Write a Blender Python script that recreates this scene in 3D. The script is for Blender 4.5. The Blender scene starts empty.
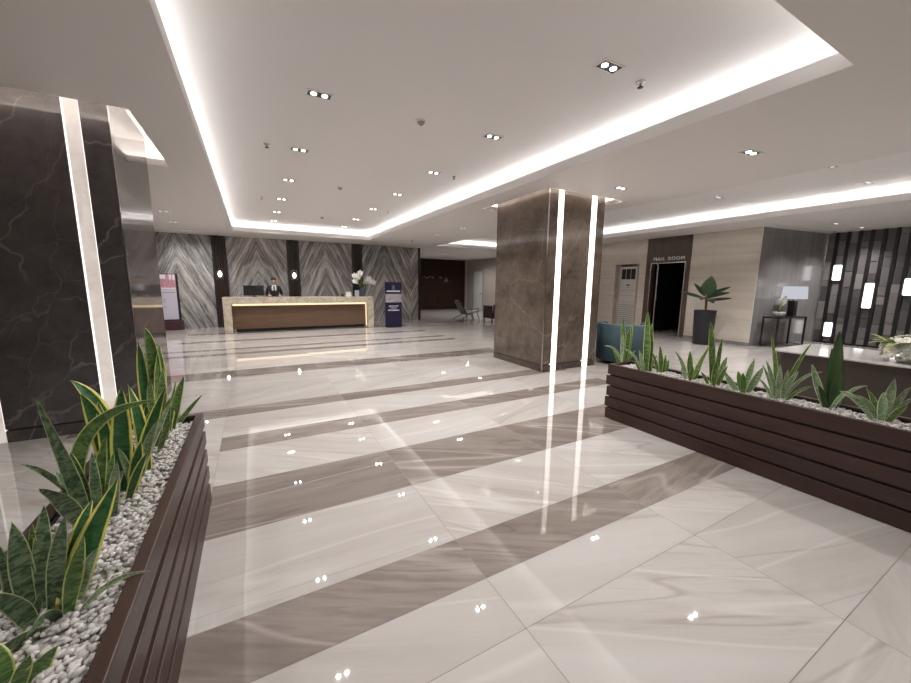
import bpy, bmesh, math, random
from mathutils import Vector, Matrix
random.seed(7)
scene = bpy.context.scene
COL = scene.collection
PI = math.pi

# ------------------------------------------------------------------ node helpers
class NT:
    def __init__(self, name):
        self.m = bpy.data.materials.new(name); self.m.use_nodes = True
        self.t = self.m.node_tree; self.t.nodes.clear()
        self.out = self.t.nodes.new('ShaderNodeOutputMaterial')
    def n(self, typ, ins=None, **props):
        nd = self.t.nodes.new('ShaderNode' + typ)
        for k, v in props.items(): setattr(nd, k, v)
        for k, v in (ins or {}).items():
            s = nd.inputs[k]
            if isinstance(v, bpy.types.NodeSocket): self.t.links.new(v, s)
            elif isinstance(v, bpy.types.Node): self.t.links.new(v.outputs[0], s)
            else: s.default_value = v
        return nd
    def math(self, op, a, b=0.0, c=0.0, clamp=False):
        return self.n('Math', {0: a, 1: b, 2: c}, operation=op, use_clamp=clamp).outputs[0]
    def vmath(self, op, a, b=(0, 0, 0)):
        return self.n('VectorMath', {0: a, 1: b}, operation=op).outputs[0]
    def pos(self):
        return self.n('NewGeometry').outputs['Position']
    def obj(self):
        return self.n('TexCoord').outputs['Object']
    def sep(self, v):
        s = self.n('SeparateXYZ', {0: v}); return s.outputs[0], s.outputs[1], s.outputs[2]
    def comb(self, x, y, z):
        return self.n('CombineXYZ', {0: x, 1: y, 2: z}).outputs[0]
    def noise(self, v, scale, detail=4.0, rough=0.55, dist=0.0, col=False):
        nd = self.n('TexNoise', {'Vector': v, 'Scale': scale, 'Detail': detail, 'Roughness': rough, 'Distortion': dist})
        return nd.outputs[1 if col else 0]
    def ramp(self, fac, stops, interp='LINEAR'):
        nd = self.n('ValToRGB', {0: fac}); cr = nd.color_ramp; cr.interpolation = interp
        while len(cr.elements) < len(stops): cr.elements.new(0.5)
        for e, (p, c) in zip(cr.elements, stops):
            e.position = p
            e.color = (c, c, c, 1) if isinstance(c, (int, float)) else (*c, 1)
        return nd.outputs[0]
    def mix(self, fac, a, b, blend='MIX'):
        nd = self.n('Mix', data_type='RGBA', blend_type=blend)
        for k, v in ((0, fac), (6, a), (7, b)):
            s = nd.inputs[k]
            if isinstance(v, bpy.types.NodeSocket): self.t.links.new(v, s)
            elif isinstance(v, tuple) and len(v) == 3: s.default_value = (*v, 1)
            else: s.default_value = v
        return nd.outputs[2]
    def ridge(self, v, scale, width, detail=3.0, dist=0.6):
        """thin vein lines: 1 on the line, 0 away"""
        f = self.noise(v, scale, detail, 0.5, dist)
        d = self.math('ABSOLUTE', self.math('SUBTRACT', f, 0.5))
        return self.math('SUBTRACT', 1.0, self.math('DIVIDE', d, width), clamp=True)
    def bsdf(self, color, rough=0.5, metal=0.0, spec=0.5, normal=None, coat=0.0, emis=None, estr=0.0, **kw):
        ins = {'Roughness': rough, 'Metallic': metal, 'Specular IOR Level': spec, 'Coat Weight': coat}
        ins['Base Color'] = (*color, 1) if isinstance(color, tuple) else color
        if normal is not None: ins['Normal'] = normal
        if emis is not None:
            ins['Emission Color'] = (*emis, 1) if isinstance(emis, tuple) else emis
            ins['Emission Strength'] = estr
        ins.update(kw)
        b = self.n('BsdfPrincipled', ins)
        self.t.links.new(b.outputs[0], self.out.inputs[0]); return b
    def bump(self, h, strength=0.2, dist=0.01):
        return self.n('Bump', {'Height': h, 'Strength': strength, 'Distance': dist}).outputs[0]

M = {}
def flat(name, color, rough=0.5, metal=0.0, spec=0.5, var=0.06, scale=30.0, coat=0.0):
    t = NT(name)
    f = t.noise(t.obj(), scale, 3)
    c = t.mix(f, tuple(min(1, x * (1 - var)) for x in color), tuple(min(1, x * (1 + var)) for x in color))
    t.bsdf(c, rough, metal, spec, coat=coat); M[name] = t.m; return t.m
def glow(name, color, strength):
    t = NT(name); e = t.n('Emission', {'Color': (*color, 1), 'Strength': strength})
    t.t.links.new(e.outputs[0], t.out.inputs[0]); M[name] = t.m; return t.m

# ------------------------------------------------------------------ mesh builder
class MB:
    def __init__(self): self.v = []; self.f = []; self.mi = []; self.sm = []; self.uv = None; self.tint = []
    def add(self, vs, fs, mi=0, smooth=False, tint=None):
        o = len(self.v); self.v += [tuple(x) for x in vs]
        for f in fs:
            self.f.append([i + o for i in f]); self.mi.append(mi); self.sm.append(smooth); self.tint.append(tint or (0, 0, 0))
        return self
    def box(self, a, b, mi=0, mat=None, tint=None):
        x0, y0, z0 = [min(p, q) for p, q in zip(a, b)]; x1, y1, z1 = [max(p, q) for p, q in zip(a, b)]
        vs = [(x0,y0,z0),(x1,y0,z0),(x1,y1,z0),(x0,y1,z0),(x0,y0,z1),(x1,y0,z1),(x1,y1,z1),(x0,y1,z1)]
        if mat is not None: vs = [mat @ Vector(p) for p in vs]
        return self.add(vs, [(3,2,1,0),(4,5,6,7),(0,1,5,4),(1,2,6,5),(2,3,7,6),(3,0,4,7)], mi, tint=tint)
    def bbox(self, a, b, bev, mi=0, mat=None, seg=2):
        """bevelled box"""
        bm = bmesh.new(); bmesh.ops.create_cube(bm, size=1)
        c = [(p + q) / 2 for p, q in zip(a, b)]; s = [abs(q - p) for p, q in zip(a, b)]
        for v in bm.verts: v.co = Vector([c[i] + v.co[i] * s[i] for i in range(3)])
        bmesh.ops.bevel(bm, geom=list(bm.edges), offset=min(bev, min(s) * .45), segments=seg, profile=.5, affect='EDGES')
        return self.bm(bm, mi, mat)
    def bm(self, bm, mi=0, mat=None, smooth=False):
        bm.verts.index_update()
        vs = [(mat @ v.co if mat is not None else v.co.copy()) for v in bm.verts]
        self.add(vs, [[v.index for v in f.verts] for f in bm.faces], mi, smooth); bm.free(); return self
    def lathe(self, prof, n=24, c=(0, 0, 0), mi=0, smooth=True, sx=1, sy=1):
        vs = []; fs = []
        for r, z in prof:
            for k in range(n):
                a = 2 * PI * k / n; vs.append((c[0] + r * sx * math.cos(a), c[1] + r * sy * math.sin(a), c[2] + z))
        for i in range(len(prof) - 1):
            for k in range(n):
                k2 = (k + 1) % n; fs.append((i*n + k, i*n + k2, (i+1)*n + k2, (i+1)*n + k))
        fs.append(tuple(range(n))[::-1]); fs.append(tuple(range((len(prof)-1)*n, len(prof)*n)))
        return self.add(vs, fs, mi, smooth)
    def tube(self, pts, r, n=8, mi=0, smooth=True):
        pts = [Vector(p) for p in pts]; rs = r if isinstance(r, (list, tuple)) else [r] * len(pts)
        vs = []; fs = []
        for i, p in enumerate(pts):
            t = (pts[min(i+1, len(pts)-1)] - pts[max(i-1, 0)]).normalized()
            u = t.cross(Vector((0, 0, 1)))
            if u.length < 1e-3: u = t.cross(Vector((0, 1, 0)))
            u.normalize(); w = t.cross(u)
            for k in range(n):
                a = 2 * PI * k / n; vs.append(p + rs[i] * (math.cos(a) * u + math.sin(a) * w))
        for i in range(len(pts) - 1):
            for k in range(n):
                k2 = (k + 1) % n; fs.append((i*n + k, (i+1)*n + k, (i+1)*n + k2, i*n + k2))
        fs.append(tuple(range(n))); fs.append(tuple(range((len(pts)-1)*n, len(pts)*n))[::-1])
        return self.add(vs, fs, mi, smooth)
    def ball(self, c, r, mi=0, sub=2, mat=None):
        bm = bmesh.new(); bmesh.ops.create_icosphere(bm, subdivisions=sub, radius=1)
        rr = r if isinstance(r, (tuple, list)) else (r, r, r)
        for v in bm.verts:
            co = Vector([v.co[i] * rr[i] for i in range(3)])
            if mat is not None: co = mat @ co
            v.co = co + Vector(c)
        return self.bm(bm, mi, None, True)
    def build(self, name, mats, parent=None, loc=None):
        me = bpy.data.meshes.new(name)
        off = Vector(loc) if loc is not None else Vector((0, 0, 0))
        me.from_pydata([Vector(p) - off for p in self.v], [], self.f)
        for m in (mats if isinstance(mats, (list, tuple)) else [mats]): me.materials.append(M[m] if isinstance(m, str) else m)
        me.polygons.foreach_set('material_index', self.mi)
        me.polygons.foreach_set('use_smooth', self.sm)
        if any(t != (0, 0, 0) for t in self.tint):
            ca = me.color_attributes.new('tile', 'FLOAT_COLOR', 'CORNER')
            for p, t in zip(me.polygons, self.tint):
                for li in p.loop_indices: ca.data[li].color = (*t, 1)
        if self.uv:
            ul = me.uv_layers.new(name='UVMap')
            for l in me.loops: ul.data[l.index].uv = self.uv[l.vertex_index]
        me.update()
        o = bpy.data.objects.new(name, me); COL.objects.link(o)
        if parent is not None: o.parent = parent
        else: o.location = off
        return o

def tag(o, label, cat, group=None):
    o['label'] = label; o['category'] = cat
    if group: o['group'] = group
    return o
def thing(name, loc, label, cat, group=None, rz=0.0):
    o = bpy.data.objects.new(name, None); COL.objects.link(o); o.location = loc; o.rotation_euler = (0, 0, rz)
    o.empty_display_size = .1
    return tag(o, label, cat, group)
def struct(o): o['kind'] = 'structure'; return o
def part(mb, name, mats, t):
    """part given in world coordinates, parented to an unrotated thing t"""
    return mb.build(name, mats, t, loc=tuple(t.location))
def lpart(mb, name, mats, t):
    """part given in the thing's own coordinates"""
    o = mb.build(name, mats); o.parent = t; return o
def copy_tree(o, loc, label=None, rz=None):
    c = o.copy(); COL.objects.link(c); c.location = loc
    if label: c['label'] = label
    if rz is not None: c.rotation_euler = (0, 0, rz)
    for ch in [x for x in bpy.data.objects if x.parent == o and x.type != 'LIGHT']:
        d = ch.copy(); COL.objects.link(d); d.parent = c
        for g in [x for x in bpy.data.objects if x.parent == ch]:
            e = g.copy(); COL.objects.link(e); e.parent = d
    return c
# ------------------------------------------------------------------ materials
def mat_floor(name, dark):
    t = NT(name)
    a = t.n('VertexColor', layer_name='tile').outputs[0]
    r1, r2, r3 = t.sep(a)
    x, y, z = t.sep(t.pos())
    # veins run along the tile, a little askew, and start afresh in every tile
    ang = t.math('MULTIPLY', t.math('SUBTRACT', r2, 0.5), 0.9 if dark else 1.3)
    xs = t.math('ADD', x, t.math('MULTIPLY', y, ang)); ys = t.math('SUBTRACT', y, t.math('MULTIPLY', x, t.math('ADD', ang, -0.28 if dark else -0.2)))
    v = t.vmath('ADD', t.comb(t.math('MULTIPLY', xs, 0.38), t.math('MULTIPLY', ys, 3.0), 0.0), t.vmath('MULTIPLY', a, (40, 40, 40)))
    n1 = t.noise(v, 1.0, 5, 0.55, 0.12)
    n2 = t.noise(v, 4.0, 5, 0.6, 0.15)
    soft = t.noise(v, 0.45, 3, 0.5, 0.5)
    ln = t.ridge(v, 0.5, 0.006, 2, 0.15)
    lnw = t.ridge(t.vmath('ADD', v, (9, 3, 0)), 0.42, 0.012, 2, 0.2)
    if dark:
        c = t.ramp(n1, [(0.3, (0.185, 0.150, 0.132)), (0.5, (0.255, 0.215, 0.193)), (0.7, (0.335, 0.29, 0.262))])
        c = t.mix(t.ramp(n2, [(0.45, 0.0), (0.62, 0.6)]), c, (0.15, 0.122, 0.108))
        c = t.mix(t.math('MULTIPLY', ln, 0.5), c, (0.12, 0.095, 0.085))
        c = t.mix(t.math('MULTIPLY', lnw, 0.45), c, (0.50, 0.44, 0.40))
    else:
        c = t.ramp(n1, [(0.30, (0.40, 0.365, 0.345)), (0.5, (0.475, 0.445, 0.425)), (0.70, (0.535, 0.51, 0.50))])
        c = t.mix(t.math('MULTIPLY', soft, 0.30), c, (0.45, 0.405, 0.36))
        c = t.mix(t.math('MULTIPLY', t.ramp(n2, [(0.48, 0.0), (0.66, 0.5)]), t.ramp(soft, [(0.42, 0.0), (0.58, 1.0)])), c, (0.33, 0.285, 0.25))
        c = t.mix(t.math('MULTIPLY', ln, 0.42), c, (0.26, 0.22, 0.19))
        c = t.mix(t.math('MULTIPLY', lnw, 0.32), c, (0.66, 0.635, 0.62))
    c = t.mix(t.math('MULTIPLY', r3, 0.22), c, (0.37, 0.335, 0.31) if not dark else (0.15, 0.125, 0.11))
    g = t.n('NewGeometry')
    tilt = t.vmath('MULTIPLY', t.vmath('SUBTRACT', a, (0.5, 0.5, 0.5)), (0.006, 0.006, 0.0))
    wob = t.noise(t.pos(), 3.5, 3, 0.55, 0, True)
    wv = t.vmath('MULTIPLY', t.vmath('SUBTRACT', wob, (0.5, 0.5, 0.5)), (0.0045, 0.0045, 0.0))
    nrm = t.vmath('NORMALIZE', t.vmath('ADD', g.outputs['Normal'], t.vmath('ADD', tilt, wv)))
    t.bsdf(c, 0.016, 0, 0.5, nrm)
    M[name] = t.m
mat_floor('floor_light', False); mat_floor('floor_dark', True)
flat('grout', (0.20, 0.175, 0.16), 0.5)
flat('ceiling_paint', (0.74, 0.71, 0.69), 0.55, spec=0.3, var=0.01, scale=2)
flat('tray_paint', (0.82, 0.80, 0.79), 0.5, spec=0.3, var=0.01, scale=2)
flat('plain_wall', (0.62, 0.58, 0.54), 0.6)

def mat_bookmatch():
    t = NT('bookmatched_marble')
    x, y, z = t.sep(t.pos())
    u = t.math('PINGPONG', t.math('ADD', x, 2.10), 1.165)
    p = t.math('ADD', z, t.math('MULTIPLY', u, 2.1)); q = t.math('SUBTRACT', u, t.math('MULTIPLY', z, 0.47))
    # a different block of stone for every slab pair
    slab = t.math('FLOOR', t.math('DIVIDE', t.math('ADD', x, 3.265), 2.33))
    warp = t.noise(t.comb(u, z, t.math('MULTIPLY', slab, 3.7)), 1.6, 4, 0.55)
    p2 = t.math('ADD', p, t.math('MULTIPLY', t.math('SUBTRACT', warp, 0.5), 0.22))
    v = t.comb(t.math('MULTIPLY', p2, 3.2), t.math('MULTIPLY', q, 0.42), t.math('MULTIPLY', slab, 5.3))
    n1 = t.noise(v, 0.75, 7, 0.66, 0.15)
    n2 = t.noise(v, 3.2, 6, 0.7, 0.2)
    big = t.noise(t.comb(u, z, t.math('MULTIPLY', slab, 2.1)), 0.8, 2)
    f = t.math('ADD', t.math('MULTIPLY', n1, 0.62), t.math('MULTIPLY', n2, 0.38))
    c = t.ramp(f, [(0.36, (0.045, 0.044, 0.046)), (0.44, (0.14, 0.135, 0.135)), (0.50, (0.27, 0.255, 0.25)), (0.55, (0.48, 0.445, 0.425)), (0.63, (0.80, 0.76, 0.73))])
    c = t.mix(t.ramp(big, [(0.45, 0.0), (0.75, 0.3)]), c, (0.50, 0.44, 0.39))
    c = t.mix(t.ramp(big, [(0.28, 0.62), (0.52, 0.0)]), c, (0.10, 0.10, 0.105))
    lines = t.ridge(v, 2.2, 0.03, 3, 0.2)
    c = t.mix(t.math('MULTIPLY', lines, 0.5), c, (0.80, 0.77, 0.74))
    t.bsdf(c, 0.12, 0, 0.5); M['bookmatched_marble'] = t.m
mat_bookmatch()
def mat_emperador(name, a, b, vein, vw=0.5, rough=0.07, spec=.6):
    t = NT(name); p = t.pos()
    n1 = t.noise(p, 1.7, 6, 0.6, 0.5); n2 = t.noise(p, 9, 5, 0.6, 0.3)
    f = t.math('ADD', t.math('MULTIPLY', n1, 0.65), t.math('MULTIPLY', n2, 0.35))
    c = t.mix(t.ramp(f, [(0.35, 0.0), (0.65, 1.0)]), a, b)
    gate = t.ramp(t.noise(t.vmath('ADD', p, (4, 1, 7)), 1.1, 2), [(0.40, 0.0), (0.58, 1.0)])
    pm = t.vmath('ADD', p, t.comb(0.0, 0.0, t.math('MULTIPLY', t.sep(p)[0], -0.9)))
    wp = t.vmath('ADD', pm, t.vmath('MULTIPLY', t.noise(p, 1.3, 4, 0.6, 0, True), (0.55, 0.55, 0.55)))
    def crack(scale, width, off):
        vo = t.n('TexVoronoi', {'Vector': t.vmath('ADD', wp, off), 'Scale': scale}, feature='DISTANCE_TO_EDGE')
        return t.math('SUBTRACT', 1.0, t.math('DIVIDE', vo.outputs['Distance'], width), clamp=True)
    r1 = crack(0.95, 0.012, (0, 0, 0)); r2 = crack(2.3, 0.016, (3, 8, 2))
    c = t.mix(t.math('MULTIPLY', t.math('MULTIPLY', r1, gate), vw), c, vein)
    c = t.mix(t.math('MULTIPLY', t.math('MULTIPLY', r2, t.math('SUBTRACT', 1.0, gate)), vw * 0.45), c, vein)
    t.bsdf(c, rough, 0, spec); M[name] = t.m
mat_emperador('black_marble', (0.052, 0.046, 0.048), (0.110, 0.096, 0.092), (0.38, 0.34, 0.32), 0.42, rough=.07)
mat_emperador('brown_marble', (0.066, 0.050, 0.040), (0.160, 0.125, 0.098), (0.36, 0.29, 0.23), 0.35, spec=.5)
mat_emperador('brown_plinth', (0.050, 0.036, 0.027), (0.10, 0.075, 0.058), (0.3, 0.25, 0.2), 0.3)

def mat_wood(name, a, b, axis=0, rough=0.35, scale=1.0, coat=0.0, spec=.5):
    t = NT(name); x, y, z = t.sep(t.pos())
    s = [14.0 * scale] * 3; s[axis] = 0.9 * scale
    v = t.comb(t.math('MULTIPLY', x, s[0]), t.math('MULTIPLY', y, s[1]), t.math('MULTIPLY', z, s[2]))
    n = t.noise(v, 1.0, 6, 0.65, 0.6); n2 = t.noise(v, 6.0, 3, 0.6)
    f = t.math('ADD', t.math('MULTIPLY', n, 0.75), t.math('MULTIPLY', n2, 0.25))
    c = t.mix(t.ramp(f, [(0.35, 0.0), (0.65, 1.0)]), a, b)
    t.bsdf(c, rough, 0, spec, t.bump(f, 0.12, 0.002), coat=coat, **{'Coat Roughness': 0.2}); M[name] = t.m
mat_wood('planter_wood', (0.034, 0.017, 0.0135), (0.060, 0.031, 0.0245), 1, 0.38, spec=.4)
mat_wood('desk_wood', (0.12, 0.070, 0.043), (0.18, 0.108, 0.068), 0, 0.35)
mat_wood('dark_panel', (0.020, 0.012, 0.010), (0.045, 0.028, 0.022), 2, 0.25)
mat_wood('door_surround', (0.070, 0.046, 0.036), (0.115, 0.078, 0.060), 2, 0.3)
mat_wood('far_panel', (0.020, 0.009, 0.005), (0.036, 0.016, 0.009), 2, 0.6, spec=.15)
mat_wood('chair_wood', (0.075, 0.048, 0.034), (0.12, 0.08, 0.055), 0, 0.4)

def mat_travertine():
    t = NT('travertine'); x, y, z = t.sep(t.pos())
    v = t.comb(t.math('MULTIPLY', x, 0.5), t.math('MULTIPLY', y, 0.5), t.math('MULTIPLY', z, 9.0))
    n = t.noise(v, 1.0, 5, 0.6, 0.4)
    c = t.ramp(n, [(0.3, (0.62, 0.55, 0.47)), (0.5, (0.68, 0.615, 0.54)), (0.7, (0.73, 0.67, 0.60))])
    j = t.math('LESS_THAN', t.math('PINGPONG', t.math('ADD', z, 0.02), 0.31), 0.004)
    jy = t.math('LESS_THAN', t.math('PINGPONG', t.math('ADD', y, 0.3), 0.62), 0.003)
    c = t.mix(t.math('MULTIPLY', t.math('MAXIMUM', j, jy), 0.35), c, (0.25, 0.2, 0.16))
    t.bsdf(c, 0.07, 0, 0.5); M['travertine'] = t.m
mat_travertine()
def mat_greywall():
    t = NT('grey_stone'); x, y, z = t.sep(t.pos())
    v = t.comb(t.math('MULTIPLY', x, 5.0), y, t.math('MULTIPLY', z, 0.5))
    n = t.noise(v, 1.2, 5, 0.6, 0.3)
    c = t.ramp(n, [(0.3, (0.22, 0.205, 0.205)), (0.7, (0.31, 0.29, 0.29))])
    jx = t.math('LESS_THAN', t.math('PINGPONG', t.math('ADD', x, 0.1), 0.6), 0.004)
    c = t.mix(t.math('MULTIPLY', jx, 0.4), c, (0.1, 0.09, 0.09))
    t.bsdf(c, 0.14, 0, 0.5); M['grey_stone'] = t.m
mat_greywall()
def mat_counter():
    t = NT('counter_stone'); p = t.pos()
    n = t.noise(p, 5, 6, 0.65, 0.8)
    c = t.ramp(n, [(0.3, (0.36, 0.29, 0.215)), (0.5, (0.52, 0.45, 0.36)), (0.7, (0.64, 0.58, 0.49))])
    c = t.mix(t.math('MULTIPLY', t.ridge(p, 2.5, 0.02, 4, 1.0), 0.5), c, (0.30, 0.23, 0.17))
    t.bsdf(c, 0.15); M['counter_stone'] = t.m
mat_counter()
def mat_onyx(name, s0, s1):
    """back-lit onyx panel: the stone's own figure lets more or less of the lamp through"""
    t = NT(name); p = t.pos()
    n = t.noise(p, 6, 6, 0.65, 1.2); r = t.ridge(p, 3.0, 0.025, 4, 1.0)
    c = t.ramp(n, [(0.3, (0.86, 0.73, 0.66)), (0.7, (1.0, 0.93, 0.88))])
    c = t.mix(t.math('MULTIPLY', r, 0.5), c, (0.70, 0.52, 0.44))
    st = t.math('MULTIPLY_ADD', n, s1 - s0, s0)
    t.bsdf((0.55, 0.5, 0.46), 0.15, emis=c, estr=st); M[name] = t.m
mat_onyx('onyx_dim', 0.20, 0.42)
mat_onyx('onyx_bright', 1.7, 2.4)
glow('cove_led', (1.0, 0.99, 0.985), 6.5)
glow('ring_led', (1.0, 0.92, 0.84), 34.0)
glow('edge_led', (1.0, 0.93, 0.88), 1.1)
glow('warm_glow', (1.0, 0.76, 0.46), 0.85)
glow('lens_glow', (1.0, 0.98, 0.96), 6.0)
glow('lens_soft', (1.0, 0.98, 0.96), 0.75)
glow('lantern_glow', (1.0, 0.97, 0.95), 1.5)
glow('bulb_glow', (1.0, 0.95, 0.88), 6.0)
glow('shade_glow', (0.90, 0.92, 1.0), 0.36)
flat('chrome', (0.62, 0.60, 0.58), 0.18, 1.0, var=.02)
flat('white_metal', (0.75, 0.74, 0.72), 0.35, var=.02)
flat('black_metal', (0.018, 0.017, 0.017), 0.35)
flat('black_plastic', (0.012, 0.012, 0.013), 0.35)
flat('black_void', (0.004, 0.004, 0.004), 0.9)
flat('white_door', (0.52, 0.53, 0.52), 0.4, var=.02)
flat('greige_wall', (0.36, 0.32, 0.285), 0.45, var=.03)
flat('ac_white', (0.68, 0.65, 0.61), 0.35, var=.02)
flat('ac_grey', (0.33, 0.31, 0.285), 0.4, var=.02)
flat('niche_louvre', (0.62, 0.56, 0.49), 0.5)
flat('leaf_rubber', (0.018, 0.034, 0.014), 0.3, var=.25, scale=8)
flat('pot_charcoal', (0.016, 0.018, 0.022), 0.5)
flat('soil', (0.05, 0.035, 0.025), 0.9, var=.3)
flat('stem_brown', (0.20, 0.145, 0.09), 0.7)
flat('teal_velvet', (0.038, 0.076, 0.092), 0.7, var=.1)
flat('taupe_leather', (0.062, 0.047, 0.040), 0.4)
flat('marble_top', (0.60, 0.56, 0.54), 0.08, var=.12, scale=5)
flat('navy_vinyl', (0.012, 0.010, 0.045), 0.4)
flat('print_white', (0.72, 0.72, 0.78), 0.6, var=.02)
flat('print_lilac', (0.60, 0.57, 0.68), 0.5, var=.03)
flat('print_pink', (0.52, 0.25, 0.31), 0.5, var=.6, scale=14)
flat('print_dark', (0.06, 0.02, 0.03), 0.5)
flat('ink', (0.20, 0.18, 0.24), 0.6)
flat('photo_grey', (0.36, 0.32, 0.34), 0.5, var=.55, scale=16)
flat('gold', (0.55, 0.42, 0.24), 0.3, 1.0)
flat('skin', (0.46, 0.29, 0.21), 0.55)
flat('suit_black', (0.010, 0.010, 0.012), 0.75)
flat('shirt_white', (0.75, 0.75, 0.77), 0.7)
flat('hair_black', (0.010, 0.008, 0.008), 0.5)
flat('lip', (0.34, 0.15, 0.13), 0.5)
flat('petal_white', (0.80, 0.80, 0.74), 0.6, var=.05)
flat('petal_cream', (0.74, 0.70, 0.58), 0.6, var=.1)
flat('flower_green', (0.26, 0.34, 0.11), 0.5, var=.2)
flat('leaf_deep', (0.042, 0.085, 0.024), 0.35, var=.3, scale=8)
flat('leaf_ficus', (0.048, 0.088, 0.035), 0.3, var=.25, scale=8)
flat('slate_ceramic', (0.060, 0.072, 0.090), 0.3)
flat('glass_grey', (0.34, 0.37, 0.40), 0.1)
flat('white_ceramic', (0.70, 0.69, 0.68), 0.25, var=.02)
flat('feature_frame', (0.013, 0.011, 0.012), 0.35)
flat('letter_steel', (0.85, 0.84, 0.82), 0.3, 0.0, var=.02)
flat('letter_bronze', (0.32, 0.27, 0.23), 0.35, 0.3, var=.02)

def mat_feature():
    t = NT('smoked_glass')
    a = t.n('VertexColor', layer_name='tile').outputs[0]; r1, r2, r3 = t.sep(a)
    n = t.noise(t.vmath('ADD', t.pos(), t.vmath('MULTIPLY', a, (9, 9, 9))), 4, 4)
    c = t.mix(t.math('POWER', r1, 1.6), (0.09, 0.083, 0.087), (0.28, 0.26, 0.255))
    c = t.mix(t.math('MULTIPLY', n, 0.35), c, (0.09, 0.08, 0.08))
    g = t.n('NewGeometry')
    tilt = t.vmath('MULTIPLY', t.vmath('SUBTRACT', a, (0.5, 0.5, 0.5)), (0.0, 0.05, 0.05))
    t.bsdf(c, t.math('MULTIPLY_ADD', r2, 0.22, 0.08), 0, 0.5, t.vmath('NORMALIZE', t.vmath('ADD', g.outputs['Normal'], tilt)))
    M['smoked_glass'] = t.m
mat_feature()
def mat_pebble():
    t = NT('pebble')
    a = t.n('VertexColor', layer_name='tile').outputs[0]; r1, r2, r3 = t.sep(a)
    n = t.noise(t.pos(), 60, 4)
    c = t.mix(r1, (0.36, 0.335, 0.315), (0.72, 0.69, 0.66)); c = t.mix(t.math('MULTIPLY', n, 0.3), c, (0.40, 0.37, 0.35))
    t.bsdf(c, 0.6); M['pebble'] = t.m
mat_pebble()
def mat_leaf(name, dark, mid, edge, ew, tr=.0):
    """snake plant leaf: U across the leaf, V along it; cross bands and a pale margin"""
    t = NT(name)
    uv = t.n('TexCoord').outputs['UV']; u, v, w = t.sep(uv)
    oi = t.n('ObjectInfo').outputs['Random']
    off = t.math('MULTIPLY', oi, 50.0)
    nb = t.noise(t.comb(t.math('MULTIPLY', u, 1.6), t.math('MULTIPLY_ADD', v, 26.0, off), off), 1.0, 4, 0.6, 0.8)
    c = t.mix(t.ramp(nb, [(0.40, 0.0), (0.60, 1.0)]), dark, mid)
    e = t.math('ABSOLUTE', t.math('SUBTRACT', u, 0.5))
    jit = t.math('MULTIPLY', t.math('SUBTRACT', t.noise(t.comb(u, t.math('MULTIPLY_ADD', v, 8.0, off), 0.0), 1.0, 3), 0.5), 0.10)
    m = t.n('MapRange', {0: t.math('ADD', e, jit), 1: 0.5 - ew, 2: 0.5 - ew + 0.05, 3: 0.0, 4: 1.0}).outputs[0]
    c = t.mix(m, c, edge)
    t.bsdf(c, 0.34, 0, 0.5); M[name] = t.m
mat_leaf('leaf_yellow_edge', (0.016, 0.085, 0.030), (0.055, 0.15, 0.050), (0.78, 0.73, 0.17), 0.16)
mat_leaf('leaf_dark', (0.036, 0.082, 0.038), (0.19, 0.255, 0.14), (0.46, 0.52, 0.26), 0.08)
mat_leaf('leaf_olive', (0.042, 0.11, 0.028), (0.16, 0.25, 0.08), (0.55, 0.58, 0.19), 0.11)
mat_leaf('leaf_silver', (0.13, 0.22, 0.10), (0.33, 0.42, 0.25), (0.62, 0.65, 0.46), 0.11)
mat_leaf('leaf_fresh', (0.055, 0.15, 0.025), (0.14, 0.25, 0.06), (0.38, 0.47, 0.15), 0.11)
# ------------------------------------------------------------------ camera
cam = bpy.data.cameras.new('camera'); cam.sensor_width = 36.0; cam.lens = 14.539; cam.clip_start = 0.02
co = bpy.data.objects.new('camera', cam); COL.objects.link(co); scene.camera = co
R = ((0.877016241, -0.480345454, 0.010524140), (-0.064187610, -0.138845624, -0.988231675), (0.476153823, 0.866019710, -0.152603094))
co.matrix_world = Matrix(((R[0][0], -R[1][0], -R[2][0], 0), (R[0][1], -R[1][1], -R[2][1], 0), (R[0][2], -R[1][2], -R[2][2], 1.55), (0, 0, 0, 1)))

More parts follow.
